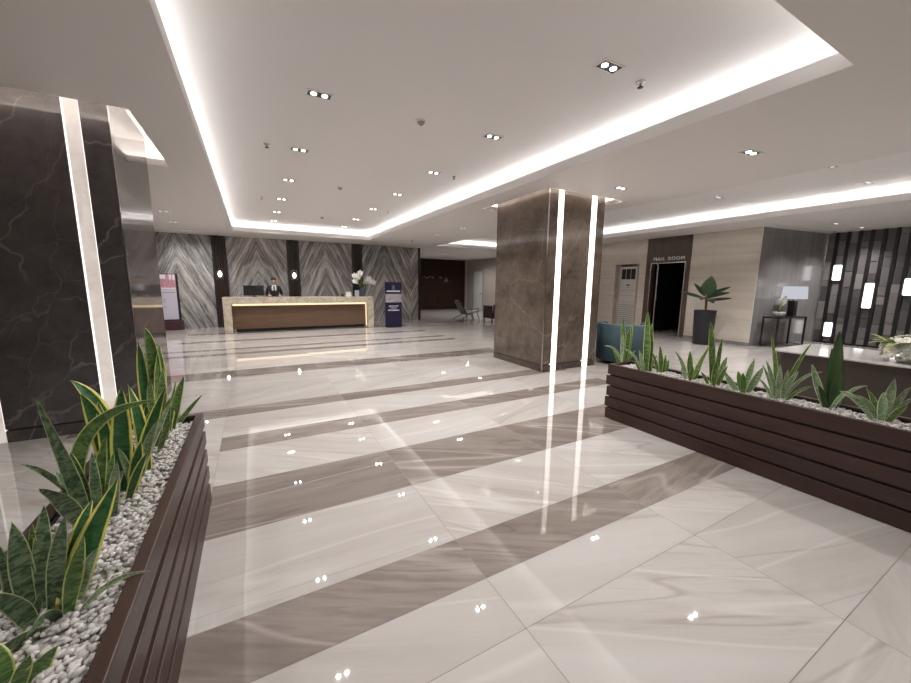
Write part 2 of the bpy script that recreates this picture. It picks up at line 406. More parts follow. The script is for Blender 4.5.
# ------------------------------------------------------------------ floor
XL, XR, YB, YF, ZC = -9.0, 16.0, -4.0, 21.0, 3.1
def floor():
    mb = MB()
    rows = [(0.44, 1.12, 0), (1.12, 1.45, 0), (1.45, 1.79, 1), (1.79, 2.49, 0), (2.49, 3.17, 1), (3.17, 3.85, 0), (3.85, 4.20, 1), (4.20, 4.87, 0),
            (4.87, 5.20, 1), (5.20, 6.07, 0), (6.07, 6.93, 0), (6.93, 7.50, 1), (7.50, 8.36, 0), (8.36, 9.17, 0), (9.17, 9.42, 1), (9.42, 9.87, 0),
            (9.87, 10.08, 1), (10.08, 10.68, 0), (10.68, 11.26, 0), (11.26, 11.56, 1), (11.56, 12.26, 0), (12.26, 12.95, 0), (12.95, 13.3, 1)]  # last dark row puts the desk's shade into the tile colour
    y = 0.44
    while y > YB: rows.append((max(YB, y - .68), y, 0)); y -= .68
    y = 13.3
    while y < YF: rows.append((y, min(YF, y + .68), 0)); y += .68
    xs = [-9.0]
    x = -1.72 - 1.36 * 5
    while x < XR:
        if x > XL + .05: xs.append(x)
        x += 1.36
    xs.append(XR)
    g = .0016
    mb.box((XL, YB, -.06), (XR, YF, -.0012), 2)
    rnd = random.Random(11)
    for y0, y1, d in rows:
        for x0, x1 in zip(xs, xs[1:]):
            cx = (x0 + x1) / 2
            dark = d if (-1.75 if y0 > 4.5 else -.5) < cx < 5.1 else 0
            mb.add([(x0+g, y0+g, 0), (x1-g, y0+g, 0), (x1-g, y1-g, 0), (x0+g, y1-g, 0)], [(0, 1, 2, 3)], dark, tint=(rnd.random(), rnd.random(), rnd.random()))
    struct(mb.build('floor', ['floor_light', 'floor_dark', 'grout']))
floor()

# ------------------------------------------------------------------ ceiling with its lit trays
HOLES = [  # x0, x1, y0, y1, height of the upper ceiling, recess behind the lip
    (-0.40, 3.80, 1.16, 13.40, 3.40, .22),
    (6.65, 10.20, -1.60, 13.80, 3.40, .22),
    (-2.72, -0.88, 4.63, 6.58, 3.42, .12),
    (4.27, 6.16, 4.72, 6.72, 3.42, .12)]
def ceiling():
    mb = MB()
    xs = sorted({XL, XR, *[h[0] for h in HOLES], *[h[1] for h in HOLES]}); ys = sorted({YB, YF + .3, *[h[2] for h in HOLES], *[h[3] for h in HOLES]})
    for x0, x1 in zip(xs, xs[1:]):
        for y0, y1 in zip(ys, ys[1:]):
            cx, cy = (x0+x1)/2, (y0+y1)/2
            if any(h[0] < cx < h[1] and h[2] < cy < h[3] for h in HOLES): continue
            mb.add([(x0,y0,ZC),(x1,y0,ZC),(x1,y1,ZC),(x0,y1,ZC)], [(3,2,1,0)], 0)
    def ring(a, b, za, zb, mi):
        """quads from rectangle a (x0,x1,y0,y1) at za to rectangle b at zb"""
        p = [(a[0],a[2],za),(a[1],a[2],za),(a[1],a[3],za),(a[0],a[3],za),(b[0],b[2],zb),(b[1],b[2],zb),(b[1],b[3],zb),(b[0],b[3],zb)]
        mb.add(p, [(0,1,5,4),(1,2,6,5),(2,3,7,6),(3,0,4,7)], mi)
    leds = []
    for x0, x1, y0, y1, zt, rc in HOLES:
        big = rc > .2
        zl = ZC + (.10 if big else .07); up = .025 if big else .02
        a = (x0, x1, y0, y1); w = .02; b = (x0-w, x1+w, y0-w, y1+w); c = (x0-rc, x1+rc, y0-rc, y1+rc)
        ring(a, a, ZC, zl + up, 1); ring(a, b, zl + up, zl + up, 1); ring(b, b, zl + up, zl, 1); ring(b, c, zl, zl, 1); ring(c, c, zl, zt, 1)
        mb.add([(c[0],c[2],zt),(c[1],c[2],zt),(c[1],c[3],zt),(c[0],c[3],zt)], [(3,2,1,0)], 1)
        led = MB(); m = rc * .55; h = .012 if big else .008
        e = (x0-m, x1+m, y0-m, y1+m); ww = .018 if big else .010
        def run(p, q):
            n = max(1, int(max(abs(q[0]-p[0]), abs(q[1]-p[1])) / .7))
            for k in range(n):
                A = [p[i] + (q[i]-p[i])*k/n for i in range(2)]; B = [p[i] + (q[i]-p[i])*(k+1)/n for i in range(2)]
                led.box((min(A[0],B[0])-ww, min(A[1],B[1])-ww, zl+.002), (max(A[0],B[0])+ww, max(A[1],B[1])+ww, zl+h))
        run((e[0], e[2]), (e[1], e[2])); run((e[0], e[3]), (e[1], e[3])); run((e[0], e[2]+.1), (e[0], e[3]-.1)); run((e[1], e[2]+.1), (e[1], e[3]-.1))
        leds.append(led.build('trim_%d' % (len(leds)+1), 'cove_led' if big else 'ring_led'))
    struct(mb.build('ceiling', ['ceiling_paint', 'tray_paint']))
    for l in leds: struct(l)
ceiling()

# ------------------------------------------------------------------ walls
def wall(name, mats, *boxes):
    mb = MB()
    for b in boxes: mb.box(b[0], b[1], b[2] if len(b) > 2 else 0)
    return struct(mb.build(name, mats))
wall('wall_left', 'plain_wall', ((XL-.15, YB, 0), (XL, YF, ZC)))
wall('wall_front', 'plain_wall', ((XL, YB-.15, 0), (XR, YB, ZC)))
wall('wall_back', 'bookmatched_marble', ((XL, 15.10, 0), (6.46, 15.30, ZC)))
wall('wall_back_return', 'plain_wall', ((6.30, 15.30, 0), (6.46, YF, ZC)))
wall('wall_far', 'far_panel', ((6.46, YF, 0), (12.32, YF+.15, ZC)))
wall('wall_far_right', ['greige_wall'], ((12.32, 11.0, 0), (12.47, YF+.15, ZC)), ((11.62, 11.0, 0), (12.32, 11.15, ZC)))
# the mail-room wall (x = 11.6), with the doorway and the niche left open
MX = 11.60
wall('wall_right', 'travertine', ((MX, 9.12, 0), (MX+.2, 11.0, ZC)), ((MX, 7.92, 0), (MX+.2, 8.18, ZC)), ((MX, 8.18, 2.32), (MX+.2, 9.12, ZC)), ((MX, 4.79, 0), (MX+.2, 6.50, ZC)))
def angled_wall():
    mb = MB(); a, b = (MX, 4.78), (14.50, 4.40)
    mb.add([(a[0],a[1],0),(b[0],b[1],0),(b[0],b[1]+.2,0),(a[0]+.01,a[1]+.2,0),(a[0],a[1],ZC),(b[0],b[1],ZC),(b[0],b[1]+.2,ZC),(a[0]+.01,a[1]+.2,ZC)],
           [(3,2,1,0),(4,5,6,7),(0,1,5,4),(1,2,6,5),(2,3,7,6),(3,0,4,7)])
    struct(mb.build('wall_alcove', 'grey_stone'))
angled_wall()
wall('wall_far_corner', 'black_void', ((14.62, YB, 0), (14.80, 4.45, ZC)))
# baseboards
wall('baseboard_right', 'grey_stone', ((MX-.015, 4.77, 0), (MX, 6.50, .09)), ((MX-.015, 7.92, 0), (MX, 11.0, .09)))
wall('baseboard_far', 'grey_stone', ((12.30, 11.0, 0), (12.32, YF, .09)))
wall('baseboard_back', 'far_panel', ((6.46, YF-.02, 0), (12.30, YF, .06)))
# mail-room interior: an unlit store, its darkness put into the black wall colour
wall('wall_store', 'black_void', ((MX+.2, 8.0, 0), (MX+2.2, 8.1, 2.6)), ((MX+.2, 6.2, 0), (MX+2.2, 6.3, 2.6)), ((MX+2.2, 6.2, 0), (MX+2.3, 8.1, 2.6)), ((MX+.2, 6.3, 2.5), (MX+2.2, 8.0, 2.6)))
# dark timber surround of the doorway, full height
d = wall('door_1', ['door_surround', 'dark_panel', 'chrome'], ((MX-.02, 6.50, 0), (MX+.2, 6.63, ZC)), ((MX-.02, 7.74, 0), (MX+.2, 7.92, ZC)), ((MX-.02, 6.63, 2.30), (MX+.2, 7.74, ZC)),
     ((MX-.03, 6.62, 0), (MX-.005, 6.65, 2.32), 2), ((MX-.03, 7.72, 0), (MX-.005, 7.75, 2.32), 2), ((MX-.03, 6.65, 2.29), (MX-.005, 7.72, 2.32), 2), ((MX+.1, 7.56, 0), (MX+.14, 7.60, 2.30), 2))
# white door far behind, in the corridor wall
d = wall('door_2', ['white_door', 'greige_wall'], ((12.28, 19.05, 0.02), (12.31, 20.0, 2.36)), ((12.27, 19.0, 0), (12.315, 19.05, 2.42), 1), ((12.27, 20.0, 0), (12.315, 20.05, 2.42), 1), ((12.27, 19.05, 2.36), (12.315, 20.0, 2.42), 1))
mb = MB(); mb.box((12.24, 19.12, 1.0), (12.28, 19.16, 1.04)).box((12.235, 19.12, 1.01), (12.245, 19.26, 1.03))
h = mb.build('door_handle', 'chrome'); h.parent = d
wall('trim_5', 'dark_panel', ((6.40, 15.06, 0), (6.50, 15.31, ZC)))
wall('trim_6', 'greige_wall', ((12.18, 20.86, 0), (12.30, 21.0, ZC)))
wall('trim_7', 'chrome', ((14.47, 4.36, 0), (14.52, 4.40, ZC)))
wall('trim_8', 'white_metal', ((MX-.012, 4.765, .09), (MX+.004, 4.782, ZC)))

# dark timber niches between the marble slabs of the back wall
for k, cx in enumerate((-0.90, 1.41, 3.76)):
    wall('trim_%d' % (9 + k), ['dark_panel', 'black_metal'], ((cx-.21, 15.07, 0), (cx-.14, 15.10, ZC), 1), ((cx+.14, 15.07, 0), (cx+.21, 15.10, ZC), 1), ((cx-.14, 15.085, 0), (cx+.14, 15.10, ZC), 0))
def pendant(cx, label):
    t = thing('pendant_lamp', (cx, 14.98, ZC), label, 'lamp', 'glass pendants in the dark niches')
    lpart(MB().lathe([(.045, 0), (.045, -.025)], 16), 'ceiling_cup', 'black_metal', t)
    lpart(MB().tube([(0, 0, -.02), (0, 0, -1.10)], .005, 6), 'cord', 'black_metal', t)
    lpart(MB().lathe([(.02, -1.08), (.03, -1.10), (.03, -1.17), (.015, -1.18)], 12), 'lamp_holder', 'black_metal', t)
    mb = MB()
    for sx in (-.085, .085):
        for sy in (-.06, .06): mb.box((sx-.005, sy-.005, -1.42), (sx+.005, sy+.005, -1.10))
    for z in (-1.42, -1.10): mb.box((-.09, -.065, z-.005), (.09, -.055, z+.005)).box((-.09, .055, z-.005), (.09, .065, z+.005)).box((-.09, -.065, z-.005), (-.08, .065, z+.005)).box((.08, -.065, z-.005), (.09, .065, z+.005))
    lpart(mb, 'cage', 'chrome', t)
    lpart(MB().lathe([(.015, -1.17), (.045, -1.23), (.056, -1.29), (.04, -1.35), (.01, -1.37)], 16), 'bulb', 'bulb_glow', t)
pendant(-0.92, 'lit pendant lamp in the dark wall niche left of the desk clerk')
pendant(1.41, 'lit pendant lamp in the dark wall niche just right of the desk clerk')

# ------------------------------------------------------------------ marble pillars
def pillar(x0, x1, y0, y1, stone, plinth, strip, label, strips, H=3.42):
    t = thing('marble_pillar', ((x0+x1)/2, (y0+y1)/2, 0), label, 'pillar')
    mb = MB(); e = .012
    s0 = sorted(strips)
    # shaft with two upright slots in its front face for the lit panels
    cuts = [x0] + [v for s in s0 for v in s] + [x1]
    mb.box((x0, y0+.04, .13), (x1, y1, H))
    for a, b in zip(cuts[0::2], cuts[1::2]): mb.box((a, y0, .13), (b, y0+.04, H))
    part(mb, 'shaft', stone, t)
    mb = MB(); mb.box((x0+e, y0+e+.03, .115), (x1-e, y1-e, .13))
    part(mb, 'shadow_gap', 'black_metal', t)
    mb = MB(); mb.box((x0, y0+.04, 0), (x1, y1, .115))
    for a, b in zip(cuts[0::2], cuts[1::2]): mb.box((a, y0, 0), (b, y0+.04, .115))
    part(mb, 'plinth', plinth, t)
    for a, b in s0:
        sp = part(MB().box((a, y0+.012, 0), (b, y0+.04, H)), 'light_panel', strip, t); sp['label'] = 'back-lit upright stone strip'
    mb = MB()
    for cx in (x0, x1): mb.box((cx-.004, y0-.004, .0), (cx+.008 if cx == x0 else cx+.004, y0+.010, H))
    part(mb, 'corner_trim', 'chrome', t)
    if strip == 'onyx_dim':
        mb = MB()
        for a, b in s0:
            mb.box((a, y0+.008, .1), (a+.012, y0+.014, H)); mb.box((b-.006, y0+.008, .1), (b, y0+.014, H))
        part(mb, 'edge_light', 'edge_led', t)
pillar(-2.49, -1.11, 5.0, 6.5, 'black_marble', 'black_marble', 'onyx_dim', 'black marble pillar with a pink lit stone strip at the left edge of the lobby', [(-2.28, -2.155), (-1.445, -1.32)])
pillar(4.51, 5.87, 4.955, 6.48, 'brown_marble', 'brown_plinth', 'onyx_bright', 'brown marble pillar with two bright white light strips in mid lobby', [(4.72, 4.855), (5.53, 5.68)])

# ------------------------------------------------------------------ planters
def planter(x0, x1, y0, y1, g, label):
    """slatted box, boards with open grooves of height g between them"""
    t = thing('planter_box', ((x0+x1)/2, (y0+y1)/2, 0), label, 'planter', 'slatted planter boxes')
    Z = .65
    mb = MB()
    mb.box((x0+.03, y0+.03, .0), (x1-.024, y0+.04, Z-.03)).box((x0+.024, y1-.04, .0), (x1-.024, y1-.024, Z-.03))
    mb.box((x0+.024, y0+.04, 0), (x0+.04, y1-.04, Z-.03)).box((x1-.04, y0+.04, 0), (x1-.024, y1-.04, Z-.03)).box((x0+.04, y0+.04, 0), (x1-.04, y1-.04, .05))
    part(mb, 'liner', 'black_metal', t)
    mb = MB(); n = 5; hh = (Z - .004) / n
    for k in range(n):
        z0 = k * hh + (g if k else .004); z1 = (k + 1) * hh
        ex = .014 if k % 2 else 0.0
        mb.bbox((x0, y0-ex, z0), (x0+.022, y1+ex, z1), .003); mb.bbox((x1-.022, y0-ex, z0), (x1, y1+ex, z1), .003)
        mb.bbox((x0+.022, y0, z0), (x1-.022, y0+.022, z1), .003); mb.bbox((x0+.022, y1-.022, z0), (x1-.022, y1, z1), .003)
    part(mb, 'slat_cladding', 'planter_wood', t)
    mb = MB(); r = .042
    mb.bbox((x0, y0, Z-.012), (x0+r, y1, Z+.004), .003).bbox((x1-r, y0, Z-.012), (x1, y1, Z+.004), .003).bbox((x0+r, y0, Z-.012), (x1-r, y0+r, Z+.004), .003).bbox((x0+r, y1-r, Z-.012), (x1-r, y1, Z+.004), .003)
    part(mb, 'rim', 'planter_wood', t)
    return t
planter(-.78, -.35, -.30, 2.98, .042, 'dark brown slatted planter box in the left foreground')
planter(3.61, 4.02, -1.30, 2.84, .020, 'dark brown slatted planter box on the right, in front of the taupe counter')

def gravel(x0, x1, y0, y1, z, size, label, density, seed, fine_y=None):
    rnd = random.Random(seed)
    ico = bmesh.new(); bmesh.ops.create_icosphere(ico, subdivisions=1, radius=1); ico.verts.index_update()
    bv = [v.co.copy() for v in ico.verts]; bf = [[v.index for v in f.verts] for f in ico.faces]; ico.free()
    mb = MB()
    mb.box((x0, y0, z-.07), (x1, y1, z-.018), 0, tint=(.25, .5, .5))
    n = int((x1-x0) * (y1-y0) * density)
    for i in range(n):
        s = size * rnd.uniform(.7, 1.3)
        r = (s * rnd.uniform(.9, 1.35), s * rnd.uniform(.65, 1.0), s * rnd.uniform(.5, .75))
        m = Matrix.Rotation(rnd.uniform(0, 2*PI), 3, 'Z') @ Matrix.Rotation(rnd.uniform(-.5, .5), 3, 'X') @ Matrix.Rotation(rnd.uniform(-.5, .5), 3, 'Y')
        c = Vector((rnd.uniform(x0+s, x1-s), rnd.uniform(y0+s, y1-s), z - .016 + rnd.uniform(0, .016)))
        tc = (rnd.random(), rnd.random(), rnd.random())
        k = [rnd.uniform(.85, 1.15) for _ in range(12)]
        mb.add([c + m @ Vector((p.x*r[0]*k[j % 12], p.y*r[1]*k[j % 12], p.z*r[2]*k[j % 12])) for j, p in enumerate(bv)], bf, 0, True, tc)
    o = mb.build('gravel', 'pebble'); o['kind'] = 'stuff'
    tag(o, label, 'gravel')
gravel(-.738, -.392, -.255, 2.936, .625, .0112, 'pale pebbles filling the left foreground planter', 5200, 3)
gravel(3.652, 3.978, -1.255, 2.796, .630, .0115, 'pale pebbles filling the right planter', 3600, 4)

# ------------------------------------------------------------------ snake plants
LEAVES_LEFT = {
  'P0': [[[-0.529, 1.117, 0.59], [-0.504, 1.128, 0.651], [-0.472, 1.142, 0.667], 0.0425], [[-0.594, 1.137, 0.59], [-0.574, 1.147, 0.625], [-0.548, 1.16, 0.621], 0.0425], [[-0.556, 1.117, 0.59], [-0.567, 1.136, 0.683], [-0.581, 1.16, 0.724], 0.0425], [[-0.542, 1.109, 0.59], [-0.528, 1.116, 0.658], [-0.511, 1.124, 0.682], 0.034]],
  'P1': [[[-0.611, 1.377, 0.59], [-0.615, 1.384, 0.783], [-0.62, 1.394, 0.892], 0.0481], [[-0.582, 1.369, 0.59], [-0.577, 1.399, 0.791], [-0.571, 1.438, 0.903], 0.0407], [[-0.559, 1.357, 0.59], [-0.537, 1.366, 0.781], [-0.508, 1.377, 0.888], 0.0407], [[-0.635, 1.39, 0.59], [-0.641, 1.387, 0.749], [-0.647, 1.384, 0.835], 0.0333], [[-0.613, 1.424, 0.59], [-0.602, 1.414, 0.77], [-0.587, 1.402, 0.87], 0.0222], [[-0.578, 1.314, 0.59], [-0.597, 1.306, 0.729], [-0.639, 1.285, 0.758], 0.0444], [[-0.542, 1.322, 0.59], [-0.515, 1.29, 0.702], [-0.552, 1.208, 0.668], 0.0333], [[-0.596, 1.347, 0.59], [-0.577, 1.327, 0.679], [-0.553, 1.301, 0.715], 0.0222], [[-0.527, 1.297, 0.59], [-0.563, 1.266, 0.636], [-0.612, 1.214, 0.653], 0.0444], [[-0.631, 1.41, 0.59], [-0.645, 1.442, 0.687], [-0.662, 1.483, 0.727], 0.0333], [[-0.537, 1.337, 0.59], [-0.523, 1.366, 0.666], [-0.507, 1.402, 0.692], 0.0296], [[-0.576, 1.38, 0.59], [-0.578, 1.427, 0.693], [-0.581, 1.486, 0.735], 0.0333]],
  'P2': [[[-0.532, 1.35, 0.59], [-0.509, 1.382, 0.7], [-0.405, 1.445, 0.944], 0.072], [[-0.519, 1.389, 0.59], [-0.489, 1.409, 0.737], [-0.451, 1.434, 0.812], 0.045], [[-0.506, 1.307, 0.59], [-0.439, 1.334, 0.705], [-0.337, 1.36, 0.652], 0.016], [[-0.547, 1.369, 0.59], [-0.546, 1.416, 0.705], [-0.545, 1.477, 0.755], 0.05], [[-0.522, 1.329, 0.59], [-0.498, 1.338, 0.744], [-0.468, 1.349, 0.826], 0.04], [[-0.518, 1.357, 0.59], [-0.484, 1.351, 0.719], [-0.441, 1.342, 0.783], 0.035], [[-0.549, 1.39, 0.59], [-0.523, 1.437, 0.768], [-0.488, 1.496, 0.862], 0.045]],
  'P3': [[[-0.612, 1.83, 0.59], [-0.634, 1.815, 0.827], [-0.682, 1.784, 1.137], 0.0451], [[-0.698, 2.043, 0.59], [-0.773, 2.042, 0.779], [-0.857, 2.046, 0.821], 0.0246], [[-0.599, 1.783, 0.59], [-0.642, 1.743, 0.808], [-0.677, 1.69, 0.85], 0.0574], [[-0.65, 1.923, 0.59], [-0.715, 1.909, 1.06], [-0.396, 1.991, 1.036], 0.0508], [[-0.607, 1.863, 0.59], [-0.58, 1.871, 0.813], [-0.546, 1.881, 0.941], 0.041], [[-0.59, 1.832, 0.59], [-0.55, 1.844, 0.728], [-0.5, 1.859, 0.796], 0.0369], [[-0.657, 1.926, 0.59], [-0.684, 1.945, 0.774], [-0.719, 1.968, 0.875], 0.0369], [[-0.574, 1.796, 0.59], [-0.578, 1.818, 0.786], [-0.582, 1.846, 0.896], 0.0328], [[-0.603, 1.839, 0.59], [-0.624, 1.851, 0.79], [-0.649, 1.866, 0.903], 0.0369], [[-0.58, 1.842, 0.59], [-0.562, 1.874, 0.764], [-0.539, 1.916, 0.857], 0.0328], [[-0.664, 1.907, 0.59], [-0.698, 1.942, 0.729], [-0.742, 1.985, 0.796], 0.0328], [[-0.629, 1.867, 0.59], [-0.64, 1.9, 0.727], [-0.656, 1.942, 0.795], 0.041]],
  'P4': [[[-0.563, 2.042, 0.59], [-0.546, 2.046, 0.906], [-0.525, 2.052, 1.096], 0.075], [[-0.614, 2.184, 0.59], [-0.608, 2.207, 0.984], [-0.73, 2.2, 1.116], 0.08], [[-0.633, 2.173, 0.59], [-0.638, 2.172, 0.922], [-0.69, 2.156, 1.059], 0.07], [[-0.513, 2.238, 0.59], [-0.524, 2.285, 0.851], [-0.573, 2.347, 1.043], 0.055], [[-0.547, 2.233, 0.59], [-0.508, 2.244, 0.789], [-0.409, 2.263, 1.033], 0.06], [[-0.555, 1.872, 0.59], [-0.532, 1.842, 0.763], [-0.503, 1.804, 0.856], 0.035], [[-0.536, 2.163, 0.59], [-0.489, 2.151, 0.791], [-0.43, 2.136, 0.901], 0.04], [[-0.54, 2.048, 0.59], [-0.533, 2.072, 0.749], [-0.525, 2.104, 0.833], 0.05], [[-0.533, 1.956, 0.59], [-0.495, 1.966, 0.736], [-0.446, 1.978, 0.811], 0.035], [[-0.528, 2.023, 0.59], [-0.501, 2.007, 0.764], [-0.467, 1.987, 0.858], 0.05], [[-0.6, 2.098, 0.59], [-0.62, 2.138, 0.853], [-0.646, 2.189, 1.006], 0.055], [[-0.544, 2.277, 0.59], [-0.524, 2.304, 0.788], [-0.498, 2.339, 0.898], 0.05], [[-0.529, 2.061, 0.59], [-0.534, 2.023, 0.76], [-0.541, 1.975, 0.851], 0.03], [[-0.562, 2.117, 0.59], [-0.495, 2.156, 0.749], [-0.382, 2.207, 0.972], 0.04]],
  'P5': [[[-0.592, 2.891, 0.59], [-0.552, 2.919, 1.126], [-0.603, 2.94, 1.262], 0.075], [[-0.564, 2.876, 0.59], [-0.554, 2.901, 0.943], [-0.541, 2.932, 1.157], 0.07], [[-0.623, 2.87, 0.59], [-0.635, 2.912, 0.956], [-0.65, 2.967, 1.179], 0.06], [[-0.549, 2.726, 0.59], [-0.523, 2.709, 0.876], [-0.49, 2.686, 1.046], 0.06], [[-0.508, 2.81, 0.59], [-0.467, 2.817, 0.824], [-0.414, 2.826, 0.958], 0.05], [[-0.498, 2.919, 0.59], [-0.46, 2.927, 0.672], [-0.338, 2.942, 0.797], 0.03], [[-0.518, 2.78, 0.59], [-0.493, 2.806, 0.805], [-0.46, 2.84, 0.927], 0.05], [[-0.578, 2.675, 0.59], [-0.563, 2.656, 0.844], [-0.545, 2.631, 0.993], 0.055], [[-0.539, 2.563, 0.59], [-0.514, 2.523, 0.783], [-0.481, 2.472, 0.888], 0.05], [[-0.516, 2.643, 0.59], [-0.49, 2.626, 0.778], [-0.458, 2.603, 0.882], 0.045], [[-0.551, 2.483, 0.59], [-0.538, 2.441, 0.798], [-0.522, 2.387, 0.914], 0.05], [[-0.518, 2.494, 0.59], [-0.477, 2.457, 0.737], [-0.426, 2.41, 0.808], 0.03]],
}
LEAVES_RIGHT = {
  'R1': [[[3.954, 2.9, 0.6], [3.943, 2.915, 0.97], [3.929, 2.934, 1.196], 0.055], [[3.976, 2.889, 0.6], [3.982, 2.881, 0.891], [3.99, 2.871, 1.065], 0.06], [[3.999, 2.878, 0.6], [4.042, 2.894, 0.939], [4.097, 2.914, 1.143], 0.05], [[3.942, 2.906, 0.6], [3.901, 2.964, 0.849], [3.809, 3.079, 0.813], 0.03], [[3.89, 2.866, 0.6], [3.868, 2.859, 0.854], [3.841, 2.849, 1.003], 0.05], [[3.908, 2.923, 0.6], [3.887, 2.95, 0.718], [3.861, 2.985, 0.774], 0.03], [[3.999, 2.878, 0.6], [4.021, 2.847, 0.727], [4.05, 2.807, 0.788], 0.03]],
  'R2': [[[3.759, 2.463, 0.6], [3.752, 2.475, 1.02], [3.741, 2.491, 1.28], 0.075], [[3.79, 2.448, 0.6], [3.816, 2.473, 0.946], [3.849, 2.504, 1.155], 0.06], [[3.729, 2.478, 0.6], [3.682, 2.55, 0.851], [3.591, 2.674, 0.867], 0.025], [[3.739, 2.473, 0.6], [3.723, 2.498, 0.769], [3.702, 2.529, 0.859], 0.04], [[3.8, 2.443, 0.6], [3.813, 2.424, 0.742], [3.828, 2.399, 0.815], 0.035], [[3.664, 2.458, 0.6], [3.645, 2.486, 0.708], [3.62, 2.522, 0.755], 0.03]],
  'R3': [[[3.865, 2.359, 0.6], [3.858, 2.371, 0.801], [3.848, 2.387, 0.915], 0.05], [[3.896, 2.344, 0.6], [3.896, 2.343, 0.744], [3.897, 2.341, 0.82], 0.045], [[3.845, 2.369, 0.6], [3.825, 2.4, 0.76], [3.8, 2.441, 0.844], 0.04], [[3.916, 2.334, 0.6], [3.938, 2.339, 0.714], [3.967, 2.346, 0.768], 0.03]],
  'R4': [[[3.852, 2.074, 0.6], [3.838, 2.101, 0.777], [3.789, 2.187, 0.897], 0.04], [[3.88, 2.06, 0.6], [3.875, 2.069, 0.797], [3.868, 2.082, 0.908], 0.055], [[3.856, 2.026, 0.6], [3.875, 1.99, 0.789], [3.912, 1.917, 1.002], 0.045], [[3.874, 2.017, 0.6], [3.886, 1.995, 0.759], [3.9, 1.967, 0.844], 0.04], [[3.8, 2.054, 0.6], [3.789, 2.075, 0.695], [3.774, 2.101, 0.737], 0.03], [[3.795, 2.012, 0.6], [3.778, 1.997, 0.723], [3.757, 1.978, 0.784], 0.04]],
  'R5': [[[3.831, 1.827, 0.6], [3.817, 1.854, 0.993], [3.8, 1.89, 1.235], 0.06], [[3.848, 1.818, 0.6], [3.872, 1.82, 0.897], [3.902, 1.822, 1.074], 0.045], [[3.866, 1.809, 0.6], [3.881, 1.778, 0.799], [3.891, 1.756, 0.903], 0.055], [[3.804, 1.84, 0.6], [3.789, 1.869, 0.697], [3.771, 1.907, 0.738], 0.03], [[3.835, 1.785, 0.6], [3.827, 1.75, 0.754], [3.816, 1.705, 0.833], 0.04], [[3.8, 1.802, 0.6], [3.801, 1.799, 0.777], [3.803, 1.796, 0.874], 0.05]],
  'R6': [[[3.799, 1.578, 0.6], [3.768, 1.654, 0.689], [3.749, 1.694, 0.795], 0.05], [[3.816, 1.57, 0.6], [3.808, 1.589, 0.737], [3.798, 1.613, 0.807], 0.05], [[3.787, 1.549, 0.6], [3.764, 1.548, 0.739], [3.734, 1.547, 0.81], 0.045], [[3.833, 1.562, 0.6], [3.839, 1.545, 0.774], [3.849, 1.521, 0.948], 0.05], [[3.812, 1.537, 0.6], [3.836, 1.477, 0.785], [3.845, 1.452, 0.872], 0.055]],
  'R7': [[[3.878, 1.338, 0.6], [3.871, 1.359, 0.894], [3.845, 1.429, 1.164], 0.04], [[3.834, 1.328, 0.6], [3.822, 1.365, 0.805], [3.801, 1.421, 0.944], 0.036], [[3.826, 1.332, 0.6], [3.809, 1.38, 0.798], [3.787, 1.44, 0.907], 0.025], [[3.784, 1.323, 0.6], [3.767, 1.372, 0.736], [3.743, 1.434, 0.79], 0.025], [[3.873, 1.309, 0.6], [3.889, 1.263, 0.925], [3.914, 1.181, 1.118], 0.03], [[3.866, 1.313, 0.6], [3.859, 1.27, 0.787], [3.846, 1.212, 0.888], 0.04], [[3.897, 1.297, 0.6], [3.919, 1.233, 0.862], [3.957, 1.101, 0.892], 0.025], [[3.869, 1.28, 0.6], [3.889, 1.221, 0.726], [3.916, 1.128, 0.775], 0.025], [[3.815, 1.308, 0.6], [3.812, 1.316, 0.808], [3.808, 1.326, 0.927], 0.04], [[3.846, 1.292, 0.6], [3.847, 1.288, 0.781], [3.849, 1.283, 0.881], 0.032]],
  'R8': [[[3.934, 1.045, 0.6], [3.916, 1.113, 0.802], [3.902, 1.157, 0.951], 0.05], [[3.971, 1.026, 0.6], [3.969, 1.032, 0.945], [3.965, 1.046, 1.228], 0.085], [[3.956, 1.034, 0.6], [3.986, 1.059, 0.903], [4.024, 1.091, 1.083], 0.06], [[3.951, 1.009, 0.6], [3.931, 1.0, 0.81], [3.905, 0.988, 0.93], 0.07], [[3.958, 1.005, 0.6], [3.974, 0.946, 0.819], [3.994, 0.855, 0.834], 0.022], [[3.903, 1.007, 0.6], [3.912, 0.971, 0.764], [3.925, 0.916, 0.788], 0.03], [[3.874, 1.021, 0.6], [3.845, 1.045, 0.74], [3.808, 1.075, 0.81], 0.04]],
  'R9': [[[3.895, 0.766, 0.6], [3.876, 0.865, 0.771], [3.85, 0.966, 0.785], 0.045], [[3.909, 0.759, 0.6], [3.88, 0.805, 0.759], [3.831, 0.885, 0.778], 0.04], [[3.922, 0.752, 0.6], [3.917, 0.781, 0.749], [3.903, 0.843, 0.833], 0.035], [[3.911, 0.736, 0.6], [3.913, 0.728, 0.794], [3.914, 0.718, 0.936], 0.055], [[3.931, 0.725, 0.6], [3.936, 0.7, 0.788], [3.945, 0.645, 0.885], 0.045], [[3.913, 0.712, 0.6], [3.919, 0.68, 0.766], [3.93, 0.616, 0.817], 0.035], [[3.87, 0.712, 0.6], [3.876, 0.677, 0.716], [3.884, 0.632, 0.769], 0.04], [[3.868, 0.736, 0.6], [3.867, 0.74, 0.752], [3.865, 0.747, 0.833], 0.05], [[3.822, 0.759, 0.6], [3.816, 0.788, 0.675], [3.808, 0.824, 0.701], 0.03]],
}

